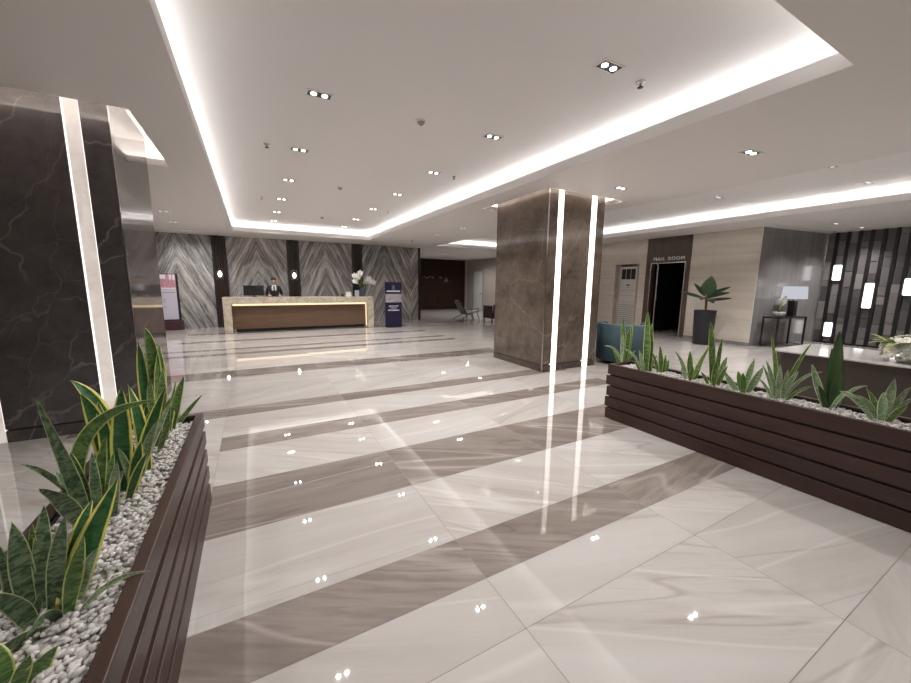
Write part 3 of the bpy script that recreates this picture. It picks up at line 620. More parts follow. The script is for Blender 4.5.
def leaf_mesh(mb, B, C, T, w, seed, look, cup=.25):
    rnd = random.Random(seed)
    B, C, T = Vector(B), Vector(C), Vector(T)
    N = 14; A = 7
    # the blade's broad side turns towards the aisle, each leaf by its own angle
    face = Vector((look[0] + rnd.uniform(-.45, .45), look[1] + rnd.uniform(-.45, .45), .15)); face.normalize()
    twist = rnd.uniform(-.5, .5); ph = rnd.uniform(0, 6); wav = rnd.uniform(.04, .11)
    vs = []; uv = []; fs = []
    for i in range(N + 1):
        t = i / N
        p = B*(1-t)**2 + C*2*t*(1-t) + T*t*t
        d = (2*(1-t)*(C-B) + 2*t*(T-C)); d = d.normalized() if d.length > 1e-6 else Vector((0, 0, 1))
        s = d.cross(face); s = s.normalized() if s.length > 1e-3 else Vector((1, 0, 0))
        nn = s.cross(d).normalized()
        a = twist * (t - .3); s, nn = s*math.cos(a) + nn*math.sin(a), nn*math.cos(a) - s*math.sin(a)
        prof = (.55 + .45 * min(1, t / .38) ** .8) if t < .38 else max(.0, 1 - ((t - .38) / .62) ** 2.1) ** .9
        hw = w / 2 * prof + .0006
        for side in (0, 1):
            for k in range(A):
                u = k / (A - 1); e = 2*u - 1
                wave = wav * w * math.sin(9*t + ph + (2 if e > 0 else 0)) * abs(e) ** 3
                off = cup * hw * (e*e) + wave - (.0025 * (1 - e*e) + .0004) * side
                vs.append(p + s * hw * e + nn * off); uv.append((u, t))
    W = 2 * A
    for i in range(N):
        for k in range(A - 1):
            a, b = i*W + k, (i+1)*W + k
            fs.append((a, a+1, b+1, b)); a += A; b += A; fs.append((a, b, b+1, a+1))
        a, b = i*W, (i+1)*W
        fs.append((a, b, b+A, a+A)); a, b = i*W + A-1, (i+1)*W + A-1; fs.append((a, a+A, b+A, b))
    mb.add(vs, fs, 0, True); mb.uv = (mb.uv or []) + uv
def snake_plant(leaves, mats, label, group, seed, look):
    x = sum(l[0][0] for l in leaves) / len(leaves); y = sum(l[0][1] for l in leaves) / len(leaves); z = leaves[0][0][2]
    t = thing('snake_plant', (x, y, z), label, 'plant', group)
    for i, (B, C, T, w) in enumerate(leaves):
        mb = MB(); leaf_mesh(mb, B, C, T, w, seed*31 + i, look)
        part(mb, 'leaf', mats[i % len(mats)], t)
GL, GR = 'snake plants in the left planter', 'snake plants in the right planter'
LL = {'P0': (['leaf_olive'], 'snake plant cut off by the bottom left corner of the picture'),
      'P1': (['leaf_dark', 'leaf_dark', 'leaf_dark', 'leaf_dark', 'leaf_olive'], 'mottled grey green snake plant with a short upright rosette and flopped lower leaves'),
      'P2': (['leaf_yellow_edge', 'leaf_olive', 'leaf_silver'], 'snake plant with one long yellow edged leaf and a thin blade over the planter rim'),
      'P3': (['leaf_dark', 'leaf_dark', 'leaf_dark', 'leaf_olive', 'leaf_olive'], 'dark green snake plant with a twisted leaf and a big leaf arching to the right'),
      'P4': (['leaf_yellow_edge', 'leaf_yellow_edge', 'leaf_yellow_edge', 'leaf_yellow_edge', 'leaf_yellow_edge', 'leaf_silver', 'leaf_silver'], 'broad snake plant with bright yellow leaf edges in the middle of the left planter'),
      'P5': (['leaf_olive', 'leaf_olive', 'leaf_yellow_edge', 'leaf_olive'], 'tallest snake plant at the far end of the left planter')}
for i, (k, (mats, lab)) in enumerate(LL.items()): snake_plant(LEAVES_LEFT[k], mats, lab, GL, 10 + i, (.35, -.95))
RL = {'R1': (['leaf_olive', 'leaf_olive', 'leaf_olive', 'leaf_silver', 'leaf_silver', 'leaf_fresh', 'leaf_fresh'], 'snake plant at the far left end of the right planter, against the teal chair'),
      'R2': (['leaf_olive', 'leaf_olive', 'leaf_silver', 'leaf_silver'], 'tall narrow snake plant second from the left end of the right planter'),
      'R3': (['leaf_olive', 'leaf_fresh'], 'smallest snake plant in the right planter, third from its left end'),
      'R4': (['leaf_silver', 'leaf_olive', 'leaf_olive', 'leaf_olive'], 'open low snake plant with one long leaf leaning right, below the mail room doorway'),
      'R5': (['leaf_olive', 'leaf_olive', 'leaf_silver', 'leaf_olive'], 'snake plant with a tall pair of leaves in front of the charcoal plant pot'),
      'R6': (['leaf_silver', 'leaf_fresh', 'leaf_fresh', 'leaf_silver', 'leaf_silver'], 'pale star shaped snake plant in the middle of the right planter'),
      'R7': (['leaf_olive', 'leaf_silver', 'leaf_silver', 'leaf_silver', 'leaf_olive', 'leaf_silver', 'leaf_silver'], 'wide spreading snake plant with thin pale leaves in front of the console table'),
      'R8': (['leaf_silver', 'leaf_deep', 'leaf_deep', 'leaf_deep', 'leaf_silver'], 'snake plant with one tall deep green blade in the right planter'),
      'R9': (['leaf_silver', 'leaf_silver', 'leaf_olive', 'leaf_silver'], 'low wide snake plant nearest the right edge of the picture')}
for i, (k, (mats, lab)) in enumerate(RL.items()): snake_plant(LEAVES_RIGHT[k], mats, lab, GR, 40 + i, (-.93, -.37))

# ------------------------------------------------------------------ ceiling fittings
def add_spot(t, z, power, angle):
    for s in (-.052, .052):
        l = bpy.data.lights.new('downlight_beam', 'SPOT'); l.energy = power / 2; l.spot_size = math.radians(angle); l.spot_blend = 1.0
        l.shadow_soft_size = .018; l.color = (1, .98, .96)
        o = bpy.data.objects.new('downlight_beam', l); COL.objects.link(o); o.parent = t; o.location = (s, 0, z)
def make_downlight(loc, label, group, rz=0, lens='lens_glow'):
    t = thing('downlight', loc, label, 'ceiling light', group, rz)
    mb = MB(); X, Y, w = .125, .07, .016
    mb.box((-X, -Y, -.007), (X, -Y+w, 0)).box((-X, Y-w, -.007), (X, Y, 0)).box((-X, -Y+w, -.007), (-X+w, Y-w, 0)).box((X-w, -Y+w, -.007), (X, Y-w, 0))
    lpart(mb, 'frame', 'white_metal', t)
    lpart(MB().box((-X+w, -Y+w, -.003), (X-w, Y-w, -.0005)), 'recess', 'black_plastic', t)
    for s in (-.052, .052):
        lpart(MB().lathe([(.028, 0), (.028, -.006)], 16, (s, 0, -.002)), 'lens', lens, t)
    return t
POW = 80
rowsL = [2.41, 4.15, 5.90, 7.66, 9.42, 11.16, 12.75]
names = ['nearest', 'second', 'third', 'fourth', 'fifth', 'sixth', 'farthest']
first = {}
def place_light(loc, label, group, power, rz=0, angle=150, lens='lens_glow'):
    if lens not in first: t = first[lens] = make_downlight(loc, label, group, rz, lens)
    else: t = copy_tree(first[lens], loc, label, rz); t['group'] = group
    add_spot(t, -.03, power, angle); return t
for side, x in (('left', .71), ('right', 2.79)):
    for y, nm in zip(rowsL, names):
        if side == 'left' and y < 3: nm2 = 'just above the picture, '
        place_light((x, y, 3.40), 'twin downlight in the big lit tray, %s one in its %s row' % (nm, side), 'twin downlights in the big ceiling tray', POW)
place_light((5.17, 2.35, ZC), 'twin downlight on the flat ceiling in front of the brown pillar, nearer one', 'downlights between the two trays', POW*.8)
place_light((5.26, 4.15, ZC), 'twin downlight on the flat ceiling just in front of the brown pillar top', 'downlights between the two trays', POW*.8)
place_light((5.22, 9.14, ZC), 'twin downlight on the flat ceiling behind and left of the brown pillar', 'downlights between the two trays', POW*.8, 0, 150, 'lens_soft')
place_light((5.25, 10.85, ZC), 'twin downlight on the flat ceiling above the navy sign stand', 'downlights between the two trays', POW*.8, 0, 150, 'lens_soft')
place_light((7.87, 2.48, 3.40), 'twin downlight in the right tray, near its dim edge', 'downlights in the right tray', POW*1.35, 0, 118, 'lens_soft')
place_light((9.61, 2.50, 3.40), 'twin downlight in the right tray, close against the bright band', 'downlights in the right tray', POW*1.35, 0, 118, 'lens_soft')
place_light((8.60, 4.40, 3.40), 'twin downlight in the right tray, left one of the farther pair', 'downlights in the right tray', POW*1.35, 0, 118, 'lens_soft')
place_light((9.74, 4.35, 3.40), 'twin downlight in the right tray, right one of the farther pair', 'downlights in the right tray', POW*1.35, 0, 118, 'lens_soft')
place_light((9.55, 6.95, 3.40), 'twin downlight in the right tray, farthest visible one beside the brown pillar', 'downlights in the right tray', POW*1.35, 0, 118, 'lens_soft')
place_light((12.42, 3.66, ZC), 'twin downlight on the low ceiling before the grey stone wall', 'downlights by the feature wall', POW*1.35, 0, 118, 'lens_soft')
place_light((13.75, 3.55, ZC), 'twin downlight on the low ceiling close to the dark feature wall', 'downlights by the feature wall', POW*1.35, 0, 118, 'lens_soft')
place_light((8.76, 17.26, ZC), 'small downlight before the dark brown far wall', 'downlights in the far corridor', POW*1.2, 0, 160, 'lens_soft')
place_light((10.85, 18.25, ZC), 'small downlight by the white door in the far corridor', 'downlights in the far corridor', POW*1.2, 0, 160, 'lens_soft')
place_light((9.9, 15.4, ZC), 'added downlight that brightens the far corridor near the brown pillar', 'downlights in the far corridor', POW*1.2, 0, 160, 'lens_soft')  # extra lamp without a known fitting, added to brighten the corridor
place_light((-1.62, 10.61, ZC), 'small downlight beside the black pillar, nearer one', 'downlights beside the black pillar', POW, 0, 160, 'lens_soft')
place_light((-1.71, 12.38, ZC), 'small downlight beside the black pillar, farther one', 'downlights beside the black pillar', POW, 0, 160, 'lens_soft')
place_light((-1.66, 14.15, ZC), 'small downlight in front of the marble wall by the poster stand', 'downlights beside the black pillar', POW, 0, 160, 'lens_soft')
for x in (-1.9, 1.2, 5.17, 8.0):
    place_light((x, .1, ZC), 'downlight on the ceiling just behind the camera', 'downlights behind the camera', POW*.8)
def sprinkler(x, y, z, label, big=1.0):
    t = thing('sprinkler', (x, y, z), label, 'sprinkler', 'ceiling sprinklers')
    lpart(MB().lathe([(.035*big, 0), (.03*big, -.008), (.012*big, -.012), (.010*big, -.03)], 14), 'rose', 'chrome', t)
    lpart(MB().lathe([(.004, -.03), (.022*big, -.045), (.022*big, -.05)], 12), 'deflector', 'black_metal', t)
sprinkler(3.24, 2.43, 3.40, 'ceiling sprinkler beside the nearest right-row downlight', 1.2)
sprinkler(.30, 5.89, 3.40, 'ceiling sprinkler left of the third left-row downlight', 1.2)
sprinkler(3.19, 5.92, 3.40, 'ceiling sprinkler right of the third right-row downlight')
sprinkler(.32, 9.44, 3.40, 'ceiling sprinkler at the far left of the big tray')
sprinkler(3.21, 9.53, 3.40, 'ceiling sprinkler at the far right of the big tray')
sprinkler(5.09, 12.54, ZC+.004, 'ceiling sprinkler on the flat ceiling before the marble wall')
sprinkler(14.10, 4.15, ZC+.004, 'ceiling sprinkler in the corner by the dark feature wall')
def detector(x, y, z, label):
    t = thing('smoke_detector', (x, y, z), label, 'smoke detector', 'smoke detectors in the big tray')
    lpart(MB().lathe([(.062, 0), (.060, -.012), (.05, -.016)], 20), 'base', 'white_metal', t)
    lpart(MB().lathe([(.046, -.016), (.040, -.03), (.012, -.055)], 20), 'sensor', 'ac_grey', t)
detector(1.82, 4.19, 3.40, 'smoke detector nearest the camera in the big tray')
detector(1.63, 7.68, 3.40, 'smoke detector in the middle of the big tray')
detector(1.87, 11.30, 3.40, 'smoke detector at the far end of the big tray')

# ------------------------------------------------------------------ reception desk
t = thing('reception_desk', (1.5, 13.4, 0), 'long stone reception desk with a brown timber front and warm light under its top', 'desk')
mb = MB(); mb.bbox((-.80, 13.03, .90), (3.80, 13.78, 1.10), .006); part(mb, 'countertop', 'counter_stone', t)
mb = MB().bbox((-.80, 13.03, 0), (-.58, 13.78, .90), .006); part(mb, 'side_panel', 'counter_stone', t)
mb = MB().bbox((3.58, 13.03, 0), (3.80, 13.78, .90), .006); part(mb, 'side_panel', 'counter_stone', t)
mb = MB().box((-.58, 13.30, .10), (3.58, 13.34, .86)); part(mb, 'front_panel', 'desk_wood', t)
mb = MB().box((-.50, 13.34, 0), (3.50, 13.38, .12)); part(mb, 'kickboard', 'black_metal', t)
mb = MB()
for k in range(8): mb.box((-.56 + k*.515, 13.285, .83), (-.56 + (k+1)*.515, 13.30, .899))
p = part(mb, 'glow_band', 'warm_glow', t); p['label'] = 'glowing band for the warm light on the timber under the desk top'  # glow put into a band in place of lamplight on the timber
mb = MB().box((3.559, 13.22, .05), (3.579, 13.26, .88)); part(mb, 'side_light', 'warm_glow', t)
mb = MB().box((-.58, 13.40, .72), (3.58, 13.78, .75)); part(mb, 'work_shelf', 'desk_wood', t)

# things on the desk
t = thing('computer_monitor', (.05, 13.52, 1.10), 'back of a black computer monitor left of the desk clerk', 'monitor')
lpart(MB().bbox((-.29, -.02, .04), (.29, .02, .36), .006), 'screen', 'black_plastic', t)
lpart(MB().box((-.03, .0, .01), (.03, .025, .12)), 'neck', 'black_plastic', t)
lpart(MB().bbox((-.12, -.07, 0), (.12, .10, .012), .004), 'foot', 'black_plastic', t)
t = thing('card_box', (3.00, 13.42, 1.10), 'small white box on the desk left of the orchids', 'box')
lpart(MB().bbox((-.09, -.05, 0), (.09, .05, .13), .004), 'carton', 'white_ceramic', t)
lpart(MB().bbox((-.094, -.054, .13), (.094, .054, .155), .004), 'lid', 'white_ceramic', t)
t = thing('desk_bell', (2.80, 13.40, 1.10), 'small dark rounded desk bell at the left of the white box', 'bell')
lpart(MB().lathe([(.06, 0), (.065, .01), (.055, .02)], 18), 'base', 'black_metal', t)
lpart(MB().lathe([(.055, .02), (.055, .06), (.042, .09), (.02, .105), (.006, .108), (.006, .12)], 18), 'dome', 'black_metal', t)
t = thing('menu_holder', (3.28, 13.30, 1.10), 'upright clear menu holder on the desk in front of the flower vase', 'menu holder')
lpart(MB().bbox((-.08, -.035, 0), (.08, .035, .012), .003), 'foot', 'glass_grey', t)
lpart(MB().bbox((-.075, -.012, .012), (.075, -.004, .22), .002).bbox((-.075, .004, .012), (.075, .012, .22), .002), 'stand', 'glass_grey', t)
lpart(MB().box((-.07, -.0035, .016), (.07, .0035, .215)), 'menu_sheet', 'print_white', t)

def petal_flower(mb, c, r, ax, mi=0, n=5, rnd=random):
    """five cupped petals round a centre facing ax"""
    ax = Vector(ax).normalized(); u = ax.cross(Vector((.3, .2, 1))).normalized(); w = ax.cross(u)
    for k in range(n):
        a = 2*PI*k/n + rnd.uniform(-.1, .1); dirv = u*math.cos(a) + w*math.sin(a); side = ax.cross(dirv)
        rows = []
        for i in range(5):
            tt = i/4; hw = r*.42*math.sin(PI*min(1, .12 + tt*.80)); p = Vector(c) + dirv*r*tt + ax*(r*.35*tt*tt)
            rows.append([p - side*hw + ax*hw*.25, p - ax*.002, p + side*hw + ax*hw*.25])
        vs = [q for r_ in rows for q in r_]; fs = []
        for i in range(4):
            for j in range(2): fs.append((i*3+j, i*3+j+1, (i+1)*3+j+1, (i+1)*3+j))
        back = [q - ax*.004 for q in vs]; n0 = len(vs)
        edge = [0,1,2,5,8,11,14,13,12,9,6,3]
        mb.add(vs + back, fs + [tuple(reversed([i + n0 for i in f])) for f in fs] + [(edge[i], edge[i]+n0, edge[(i+1) % 12]+n0, edge[(i+1) % 12]) for i in range(12)], mi, True)
def broad_leaf(mb, B, C, T, w, mi=0, cup=.18, face=(0, 0, 1), N=10, A=5):
    B, C, T = Vector(B), Vector(C), Vector(T); vs = []; fs = []
    for i in range(N+1):
        tt = i/N; p = B*(1-tt)**2 + C*2*tt*(1-tt) + T*tt*tt; d = (2*(1-tt)*(C-B) + 2*tt*(T-C)).normalized()
        s = d.cross(Vector(face)); s = s.normalized() if s.length > .01 else Vector((1, 0, 0)); nn = s.cross(d)
        hw = w/2 * max(.03, math.sin(PI*min(1, .04 + .96*tt))**.75)
        for side in (0, 1):
            for k in range(A):
                e = 2*k/(A-1) - 1; vs.append(p + s*hw*e + nn*(cup*hw*abs(e) - .003*side))
    W = 2*A
    for i in range(N):
        for k in range(A-1):
            a, b = i*W+k, (i+1)*W+k; fs.append((a, a+1, b+1, b)); a += A; b += A; fs.append((a, b, b+1, a+1))
        a, b = i*W, (i+1)*W; fs.append((a, b, b+A, a+A)); a, b = i*W+A-1, (i+1)*W+A-1; fs.append((a, a+A, b+A, b))
    mb.add(vs, fs, mi, True)
t = thing('flower_vase', (3.52, 13.45, 1.10), 'blue grey vase of white orchids at the right end of the desk', 'vase')
lpart(MB().lathe([(.07, 0), (.085, .02), (.105, .10), (.105, .22), (.085, .29), (.095, .31), (.085, .305), (.075, .26)], 24), 'vase', 'slate_ceramic', t)
rv = random.Random(5)
stems = [((0, 0, .27), (-.05, -.03, .62), (-.28, -.05, .74)), ((0, 0, .27), (-.02, 0, .72), (-.10, -.05, .84)), ((0, 0, .27), (.05, -.02, .66), (.38, -.05, .50)), ((0, 0, .27), (.02, -.02, .6), (.22, -.05, .64)), ((0,0,.27), (-.1,0,.45), (-.30,-.03,.55))]
def bez(s, q): return [s[0][i]*(1-q)**2 + s[1][i]*2*q*(1-q) + s[2][i]*q*q for i in range(3)]
for s in stems: lpart(MB().tube([bez(s, q/8) for q in range(9)], .006, 6), 'stem', 'leaf_olive', t)
for s, qs in zip(stems, ((.75, .9, 1.0), (.85, .95, 1.0), (.62, .72, .82, .91, 1.0), (.9, 1.0), (.85, 1.0))):
    for q in qs:
        c = bez(s, q); mb = MB(); petal_flower(mb, (c[0]+rv.uniform(-.02, .02), c[1]-.03, c[2]), .10, (rv.uniform(-.5, .5), -1, rv.uniform(-.3, .3)), rnd=rv); lpart(mb, 'orchid_bloom', 'petal_white', t)
for k in range(9):
    a = -PI*.1 - k*PI*.11 + rv.uniform(-.15, .15); L = rv.uniform(.20, .32); mb = MB()
    T = (L*math.cos(a), L*math.sin(a)*.6, .33 + rv.uniform(-.02, .18)); broad_leaf(mb, (0, 0, .28), (T[0]*.5, T[1]*.5, T[2]+.12), T, .08); lpart(mb, 'leaf', 'leaf_deep', t)

# ------------------------------------------------------------------ the clerk
def clerk():
    t = thing('person', (.66, 14.08, 0), 'person with black hair in a black suit and white shirt standing behind the desk', 'person')
    V = []; E = []; Rr = []
    def j(p, r, par=None):
        V.append(p); Rr.append(r if isinstance(r, tuple) else (r, r))
        if par is not None: E.append((par, len(V)-1))
        return len(V)-1
    pel = j((0, 0, .94), (.155, .105)); sp = j((0, .005, 1.12), (.145, .10), pel); ch = j((0, 0, 1.32), (.165, .11), sp)
    nb = j((0, .005, 1.455), (.065, .06), ch); nk = j((0, -.01, 1.50), (.052, .054), nb); jaw = j((0, -.03, 1.555), (.062, .072), nk); hd = j((0, -.025, 1.625), (.076, .092), jaw); j((0, -.02, 1.685), (.060, .074), hd)
    for s in (-1, 1):
        sh = j((.175*s, .0, 1.40), .062, ch); el = j((.235*s, .03, 1.14), .046, sh); wr = j((.17*s, -.24, 1.145), .030, el); pa = j((.155*s, -.31, 1.135), (.020, .036), wr)
        for k, (fx, fl_) in enumerate(((-.030, .070), (-.010, .082), (.011, .076), (.030, .060))):
            f1 = j((.155*s + fx, -.31 - .045, 1.137), .0095, pa); j((.155*s + fx*1.15, -.31 - .04 - fl_*.62, 1.128), .0085, f1)
        th = j((.155*s - s*.040, -.295, 1.130), .011, wr); j((.155*s - s*.058, -.335, 1.125), .009, th)
        hp = j((.095*s, 0, .86), (.088, .092), pel); kn = j((.10*s, -.015, .48), .058, hp); an = j((.10*s, .02, .085), .040, kn); j((.105*s, -.16, .04), (.040, .036), an)
    me = bpy.data.meshes.new('body_cage'); me.from_pydata(V, E, [])
    o = bpy.data.objects.new('body_cage', me); COL.objects.link(o)
    sk = o.modifiers.new('skin', 'SKIN'); sk.use_smooth_shade = True
    for d, r in zip(me.skin_vertices[0].data, Rr): d.radius = r
    me.skin_vertices[0].data[0].use_root = True
    sb = o.modifiers.new('sub', 'SUBSURF'); sb.levels = 2; sb.render_levels = 2
    dg = bpy.context.evaluated_depsgraph_get(); dg.update()
    m2 = bpy.data.meshes.new_from_object(o.evaluated_get(dg)); bpy.data.objects.remove(o); m2.name = 'body'
    m2.materials.clear()
    for n in ('suit_black', 'skin', 'shirt_white'): m2.materials.append(M[n])
    for p in m2.polygons:
        c = p.center; p.use_smooth = True
        if c.z > 1.475 or (c.y < -.255 and c.z > 1.0): p.material_index = 1
        elif c.y < -.03 and 1.18 < c.z <= 1.475 and abs(c.x) < .012 + .22*(c.z - 1.18): p.material_index = 2
    b = bpy.data.objects.new('body', m2); COL.objects.link(b); b.parent = t
    mb = MB(); mb.ball((0, -.005, 1.665), (.082, .098, .068), 0, 3); mb.ball((0, .035, 1.615), (.080, .070, .07), 0, 3); lpart(mb, 'hair', 'hair_black', t)
    mb = MB(); mb.bbox((-.018, -.155, 1.20), (.018, -.10, 1.44), .008); lpart(mb, 'tie', 'suit_black', t)
    for s in (-1, 1):
        lpart(MB().ball((.030*s, -.108, 1.628), (.011, .008, .008), 0, 2), 'eye', 'hair_black', t)
        lpart(MB().ball((.077*s, -.012, 1.605), (.010, .020, .030), 0, 2), 'ear', 'skin', t)
    lpart(MB().ball((0, -.118, 1.598), (.012, .018, .024), 0, 2), 'nose', 'skin', t)
    lpart(MB().ball((0, -.104, 1.560), (.024, .010, .007), 0, 2), 'mouth', 'lip', t)
clerk()

# ------------------------------------------------------------------ sign stands
t = thing('sign_stand', (4.43, 12.72, 0), 'navy blue upright sign stand between the desk and the dark far wall', 'sign')
lpart(MB().bbox((-.31, -.02, .02), (.31, .02, 1.62), .006), 'panel', 'navy_vinyl', t)
lpart(MB().bbox((-.28, -.10, 0), (.28, .10, .02), .005), 'foot', 'black_metal', t)
mb = MB(); mb.box((-.30, -.0235, .90), (.30, -.0205, 1.20)); lpart(mb, 'photo_print', 'photo_grey', t)
for z, w, h in ((1.275, .50, .045), (.755, .34, .03), (.69, .24, .022), (.60, .42, .04)):
    mb = MB(); rr = random.Random(int(z*1000)); x = -w/2
    while x < w/2 - .01:
        l = min(rr.uniform(.025, .07), w/2 - x); mb.box((x, -.0235, z), (x+l, -.0205, z+h)); x += l + .012
    lpart(mb, 'text_line', 'print_white', t)
mb = MB()
for k in range(3): mb.box((-.045 + k*.035, -.0235, 1.37), (-.025 + k*.035, -.0205, 1.50))
mb.box((-.05, -.0235, 1.355), (.05, -.0205, 1.368)); lpart(mb, 'emblem', 'ink', t)
t = thing('poster_stand', (-2.34, 14.85, 0), 'white and pink poster stand by the marble wall beside the black pillar', 'sign')
lpart(MB().bbox((-.22, -.02, .25), (.26, .03, 1.80), .006), 'frame', 'black_metal', t)
lpart(MB().bbox((-.24, -.16, 0), (.30, .14, .30), .01), 'base', 'print_dark', t)
lpart(MB().box((-.215, -.025, .34), (.20, -.0205, 1.30)), 'price_sheet', 'print_lilac', t)
lpart(MB().box((-.215, -.025, 1.30), (.20, -.0205, 1.78)), 'picture_sheet', 'print_pink', t)
for x0, z0, x1, z1 in ((-.20, 1.64, -.05, 1.77), (.04, 1.62, .10, 1.78), (.13, 1.60, .19, 1.78), (-.20, 1.31, .19, 1.36)):
    lpart(MB().box((x0, -.028, z0), (x1, -.0255, z1)), 'printed_patch', 'print_white', t)
for k, z in enumerate((1.20, .98, .90, .74)): lpart(MB().box((-.17, -.028, z), (-.10 if k else .16, -.0255, z+.018)), 'text_line', 'ink', t)

# ------------------------------------------------------------------ lettering
def text_mesh(name, body, size, mat, depth=.01, spacing=1.0):
    cu = bpy.data.curves.new(name, 'FONT'); cu.body = body; cu.size = size; cu.extrude = depth; cu.align_x = 'CENTER'; cu.space_character = spacing; cu.bevel_depth = 0
    o = bpy.data.objects.new(name, cu); COL.objects.link(o)
    dg = bpy.context.evaluated_depsgraph_get(); dg.update()
    me = bpy.data.meshes.new_from_object(o.evaluated_get(dg)); bpy.data.objects.remove(o)
    me.materials.clear(); me.materials.append(M[mat]); me.name = name
    return me
me = text_mesh('wall_lettering', 'MAIL ROOM', .155, 'letter_steel', .012, 1.25)
o = bpy.data.objects.new('wall_lettering', me); COL.objects.link(o)
o.matrix_world = Matrix(((0, 0, -1, MX-.034), (-1, 0, 0, 7.17), (0, 1, 0, 2.385), (0, 0, 0, 1)))
tag(o, 'raised steel letters reading MAIL ROOM above the dark doorway', 'sign')
t = thing('wall_lettering', (10.2, 20.97, 1.9), 'faint bronze letters on the dark brown far wall', 'sign')
a = bpy.data.objects.new('large_letter', text_mesh('large_letter', 'A', .44, 'letter_bronze', .01)); COL.objects.link(a); a.parent = t
a.rotation_euler = (PI/2, 0, 0); a.location = (.62, 0, -.22)
mb = MB(); mb.tube([(-.90, 0, .14), (-.72, 0, .02), (-.52, 0, .14)], .018, 6).tube([(-.50, 0, .12), (-.36, 0, .14), (-.28, 0, .02)], .016, 6); lpart(mb, 'script_stroke', 'letter_bronze', t)
mb = MB(); mb.tube([(.12, 0, .10), (.22, 0, .12), (.30, 0, .03)], .022, 6); lpart(mb, 'script_stroke', 'letter_bronze', t)

# ------------------------------------------------------------------ lounge chair and dark armchair far behind
t = thing('lounge_chair', (7.75, 13.75, 0), 'low wooden lounge chair with a sloping back, far behind left of the brown pillar', 'chair')
for y in (0, .58):
    lpart(MB().tube([(-.02, y, .02), (.35, y, .22), (.98, y, .44)], .022, 8), 'rear_leg', 'chair_wood', t)
    lpart(MB().tube([(.72, y, .02), (.60, y, .36), (.62, y, .52)], .022, 8), 'front_leg', 'chair_wood', t)
    lpart(MB().tube([(1.0, y, .02), (.86, y, .40)], .020, 8), 'prop_leg', 'chair_wood', t)
    lpart(MB().bbox((.22, y-.035, .50), (.98, y+.035, .53), .008, 0), 'armrest', 'chair_wood', t)
sl = MB(); rot = Matrix.Translation((.06, .29, .80)) @ Matrix.Rotation(math.radians(-32), 4, 'Y')
mb = MB(); mb.bbox((-.025, -.27, -.62), (.025, .27, 0), .012, 0, rot); lpart(mb, 'backrest', 'taupe_leather', t)
mb = MB(); mb.bbox((-.025, -.20, .0), (.03, .20, .10), .012, 0, rot); lpart(mb, 'headrest', 'taupe_leather', t)
mb = MB(); mb.bbox((-.30, -.27, -.03), (.32, .27, .02), .012, 0, Matrix.Translation((.68, .29, .36)) @ Matrix.Rotation(math.radians(-12), 4, 'Y')); lpart(mb, 'seat', 'taupe_leather', t)
t = thing('armchair', (9.0, 13.0, 0), 'dark boxy armchair half hidden behind the brown pillar', 'chair')
lpart(MB().bbox((-.32, -.32, .16), (.32, .30, .40), .03), 'seat', 'dark_panel', t)
for s_ in (-.30, .30): lpart(MB().bbox((s_-.04, -.30, .16), (s_+.04, .32, .70), .02), 'side_panel', 'dark_panel', t)
lpart(MB().bbox((-.26, -.38, .16), (.26, -.30, .74), .02), 'backrest', 'dark_panel', t)
for sx in (-.30, .30):
    for sy in (-.32, .28): lpart(MB().box((sx-.02, sy-.02, 0), (sx+.02, sy+.02, .16)), 'leg', 'black_metal', t)

# ------------------------------------------------------------------ teal tub chair
t = thing('tub_chair', (6.66, 4.95, 0), 'teal barrel backed chair behind the right planter beside the brown pillar', 'chair', None, math.radians(215))
def shell(r0, r1, z0, z1, a0, a1, n=36):
    mb = MB(); vs = []; fs = []
    for k in range(n+1):
        a = a0 + (a1-a0)*k/n
        for r, z in ((r0, z0), (r1, z0), (r1, z1-.02), ((r0+r1)/2, z1), (r0, z1-.02)): vs.append((r*math.cos(a), r*math.sin(a), z))
    for k in range(n):
        for i in range(5): fs.append((k*5+i, (k+1)*5+i, (k+1)*5+(i+1) % 5, k*5+(i+1) % 5))
    fs.append((0, 1, 2, 3, 4)); fs.append(tuple(n*5+i for i in (4, 3, 2, 1, 0)))
    mb.add(vs, fs, 0, True); return mb
lpart(shell(.40, .50, .07, .80, -PI*.72, PI*.72), 'backrest', 'teal_velvet', t)
mb = MB()
n = 48
pts = [(.452*math.cos(-PI*.72 + PI*1.44*k/n), .452*math.sin(-PI*.72 + PI*1.44*k/n), .803) for k in range(n+1)]
lpart(mb.tube(pts, .009, 8), 'piping', 'glass_grey', t)
lpart(MB().lathe([(.36, .08), (.395, .10), (.395, .40), (.36, .44), (.05, .455)], 32), 'seat', 'teal_velvet', t)
lpart(MB().lathe([(.34, 0), (.36, .02), (.36, .07)], 32), 'base', 'black_metal', t)

# ------------------------------------------------------------------ air conditioner in its niche
wall('trim_12', ['greige_wall', 'niche_louvre'], ((MX+.36, 8.0, 0), (MX+.40, 9.3, 2.6), 0), ((MX+.2, 9.12, 0), (MX+.36, 9.2, 2.4)), ((MX+.2, 8.10, 0), (MX+.36, 8.18, 2.4)), ((MX+.2, 8.18, 2.32), (MX+.36, 9.12, 2.40)))
mb = MB()
for k in range(42):
    z = .12 + k*.052
    mb.box((MX+.02, 8.985, z), (MX+.08, 9.12, z+.028), 0); mb.box((MX+.02, 8.18, z), (MX+.08, 8.255, z+.028), 0)
mb.box((MX+.01, 8.972, 0), (MX+.10, 8.984, 2.32)); mb.box((MX+.01, 8.256, 0), (MX+.10, 8.268, 2.32))
struct(mb.build('trim_13', 'niche_louvre'))
t = thing('air_conditioner', (MX+.14, 8.62, 0), 'white floor standing air conditioner in the louvred wall niche', 'air conditioner')
lpart(MB().bbox((-.06, -.34, 0), (.20, .34, 2.24), .012), 'body', 'ac_white', t)
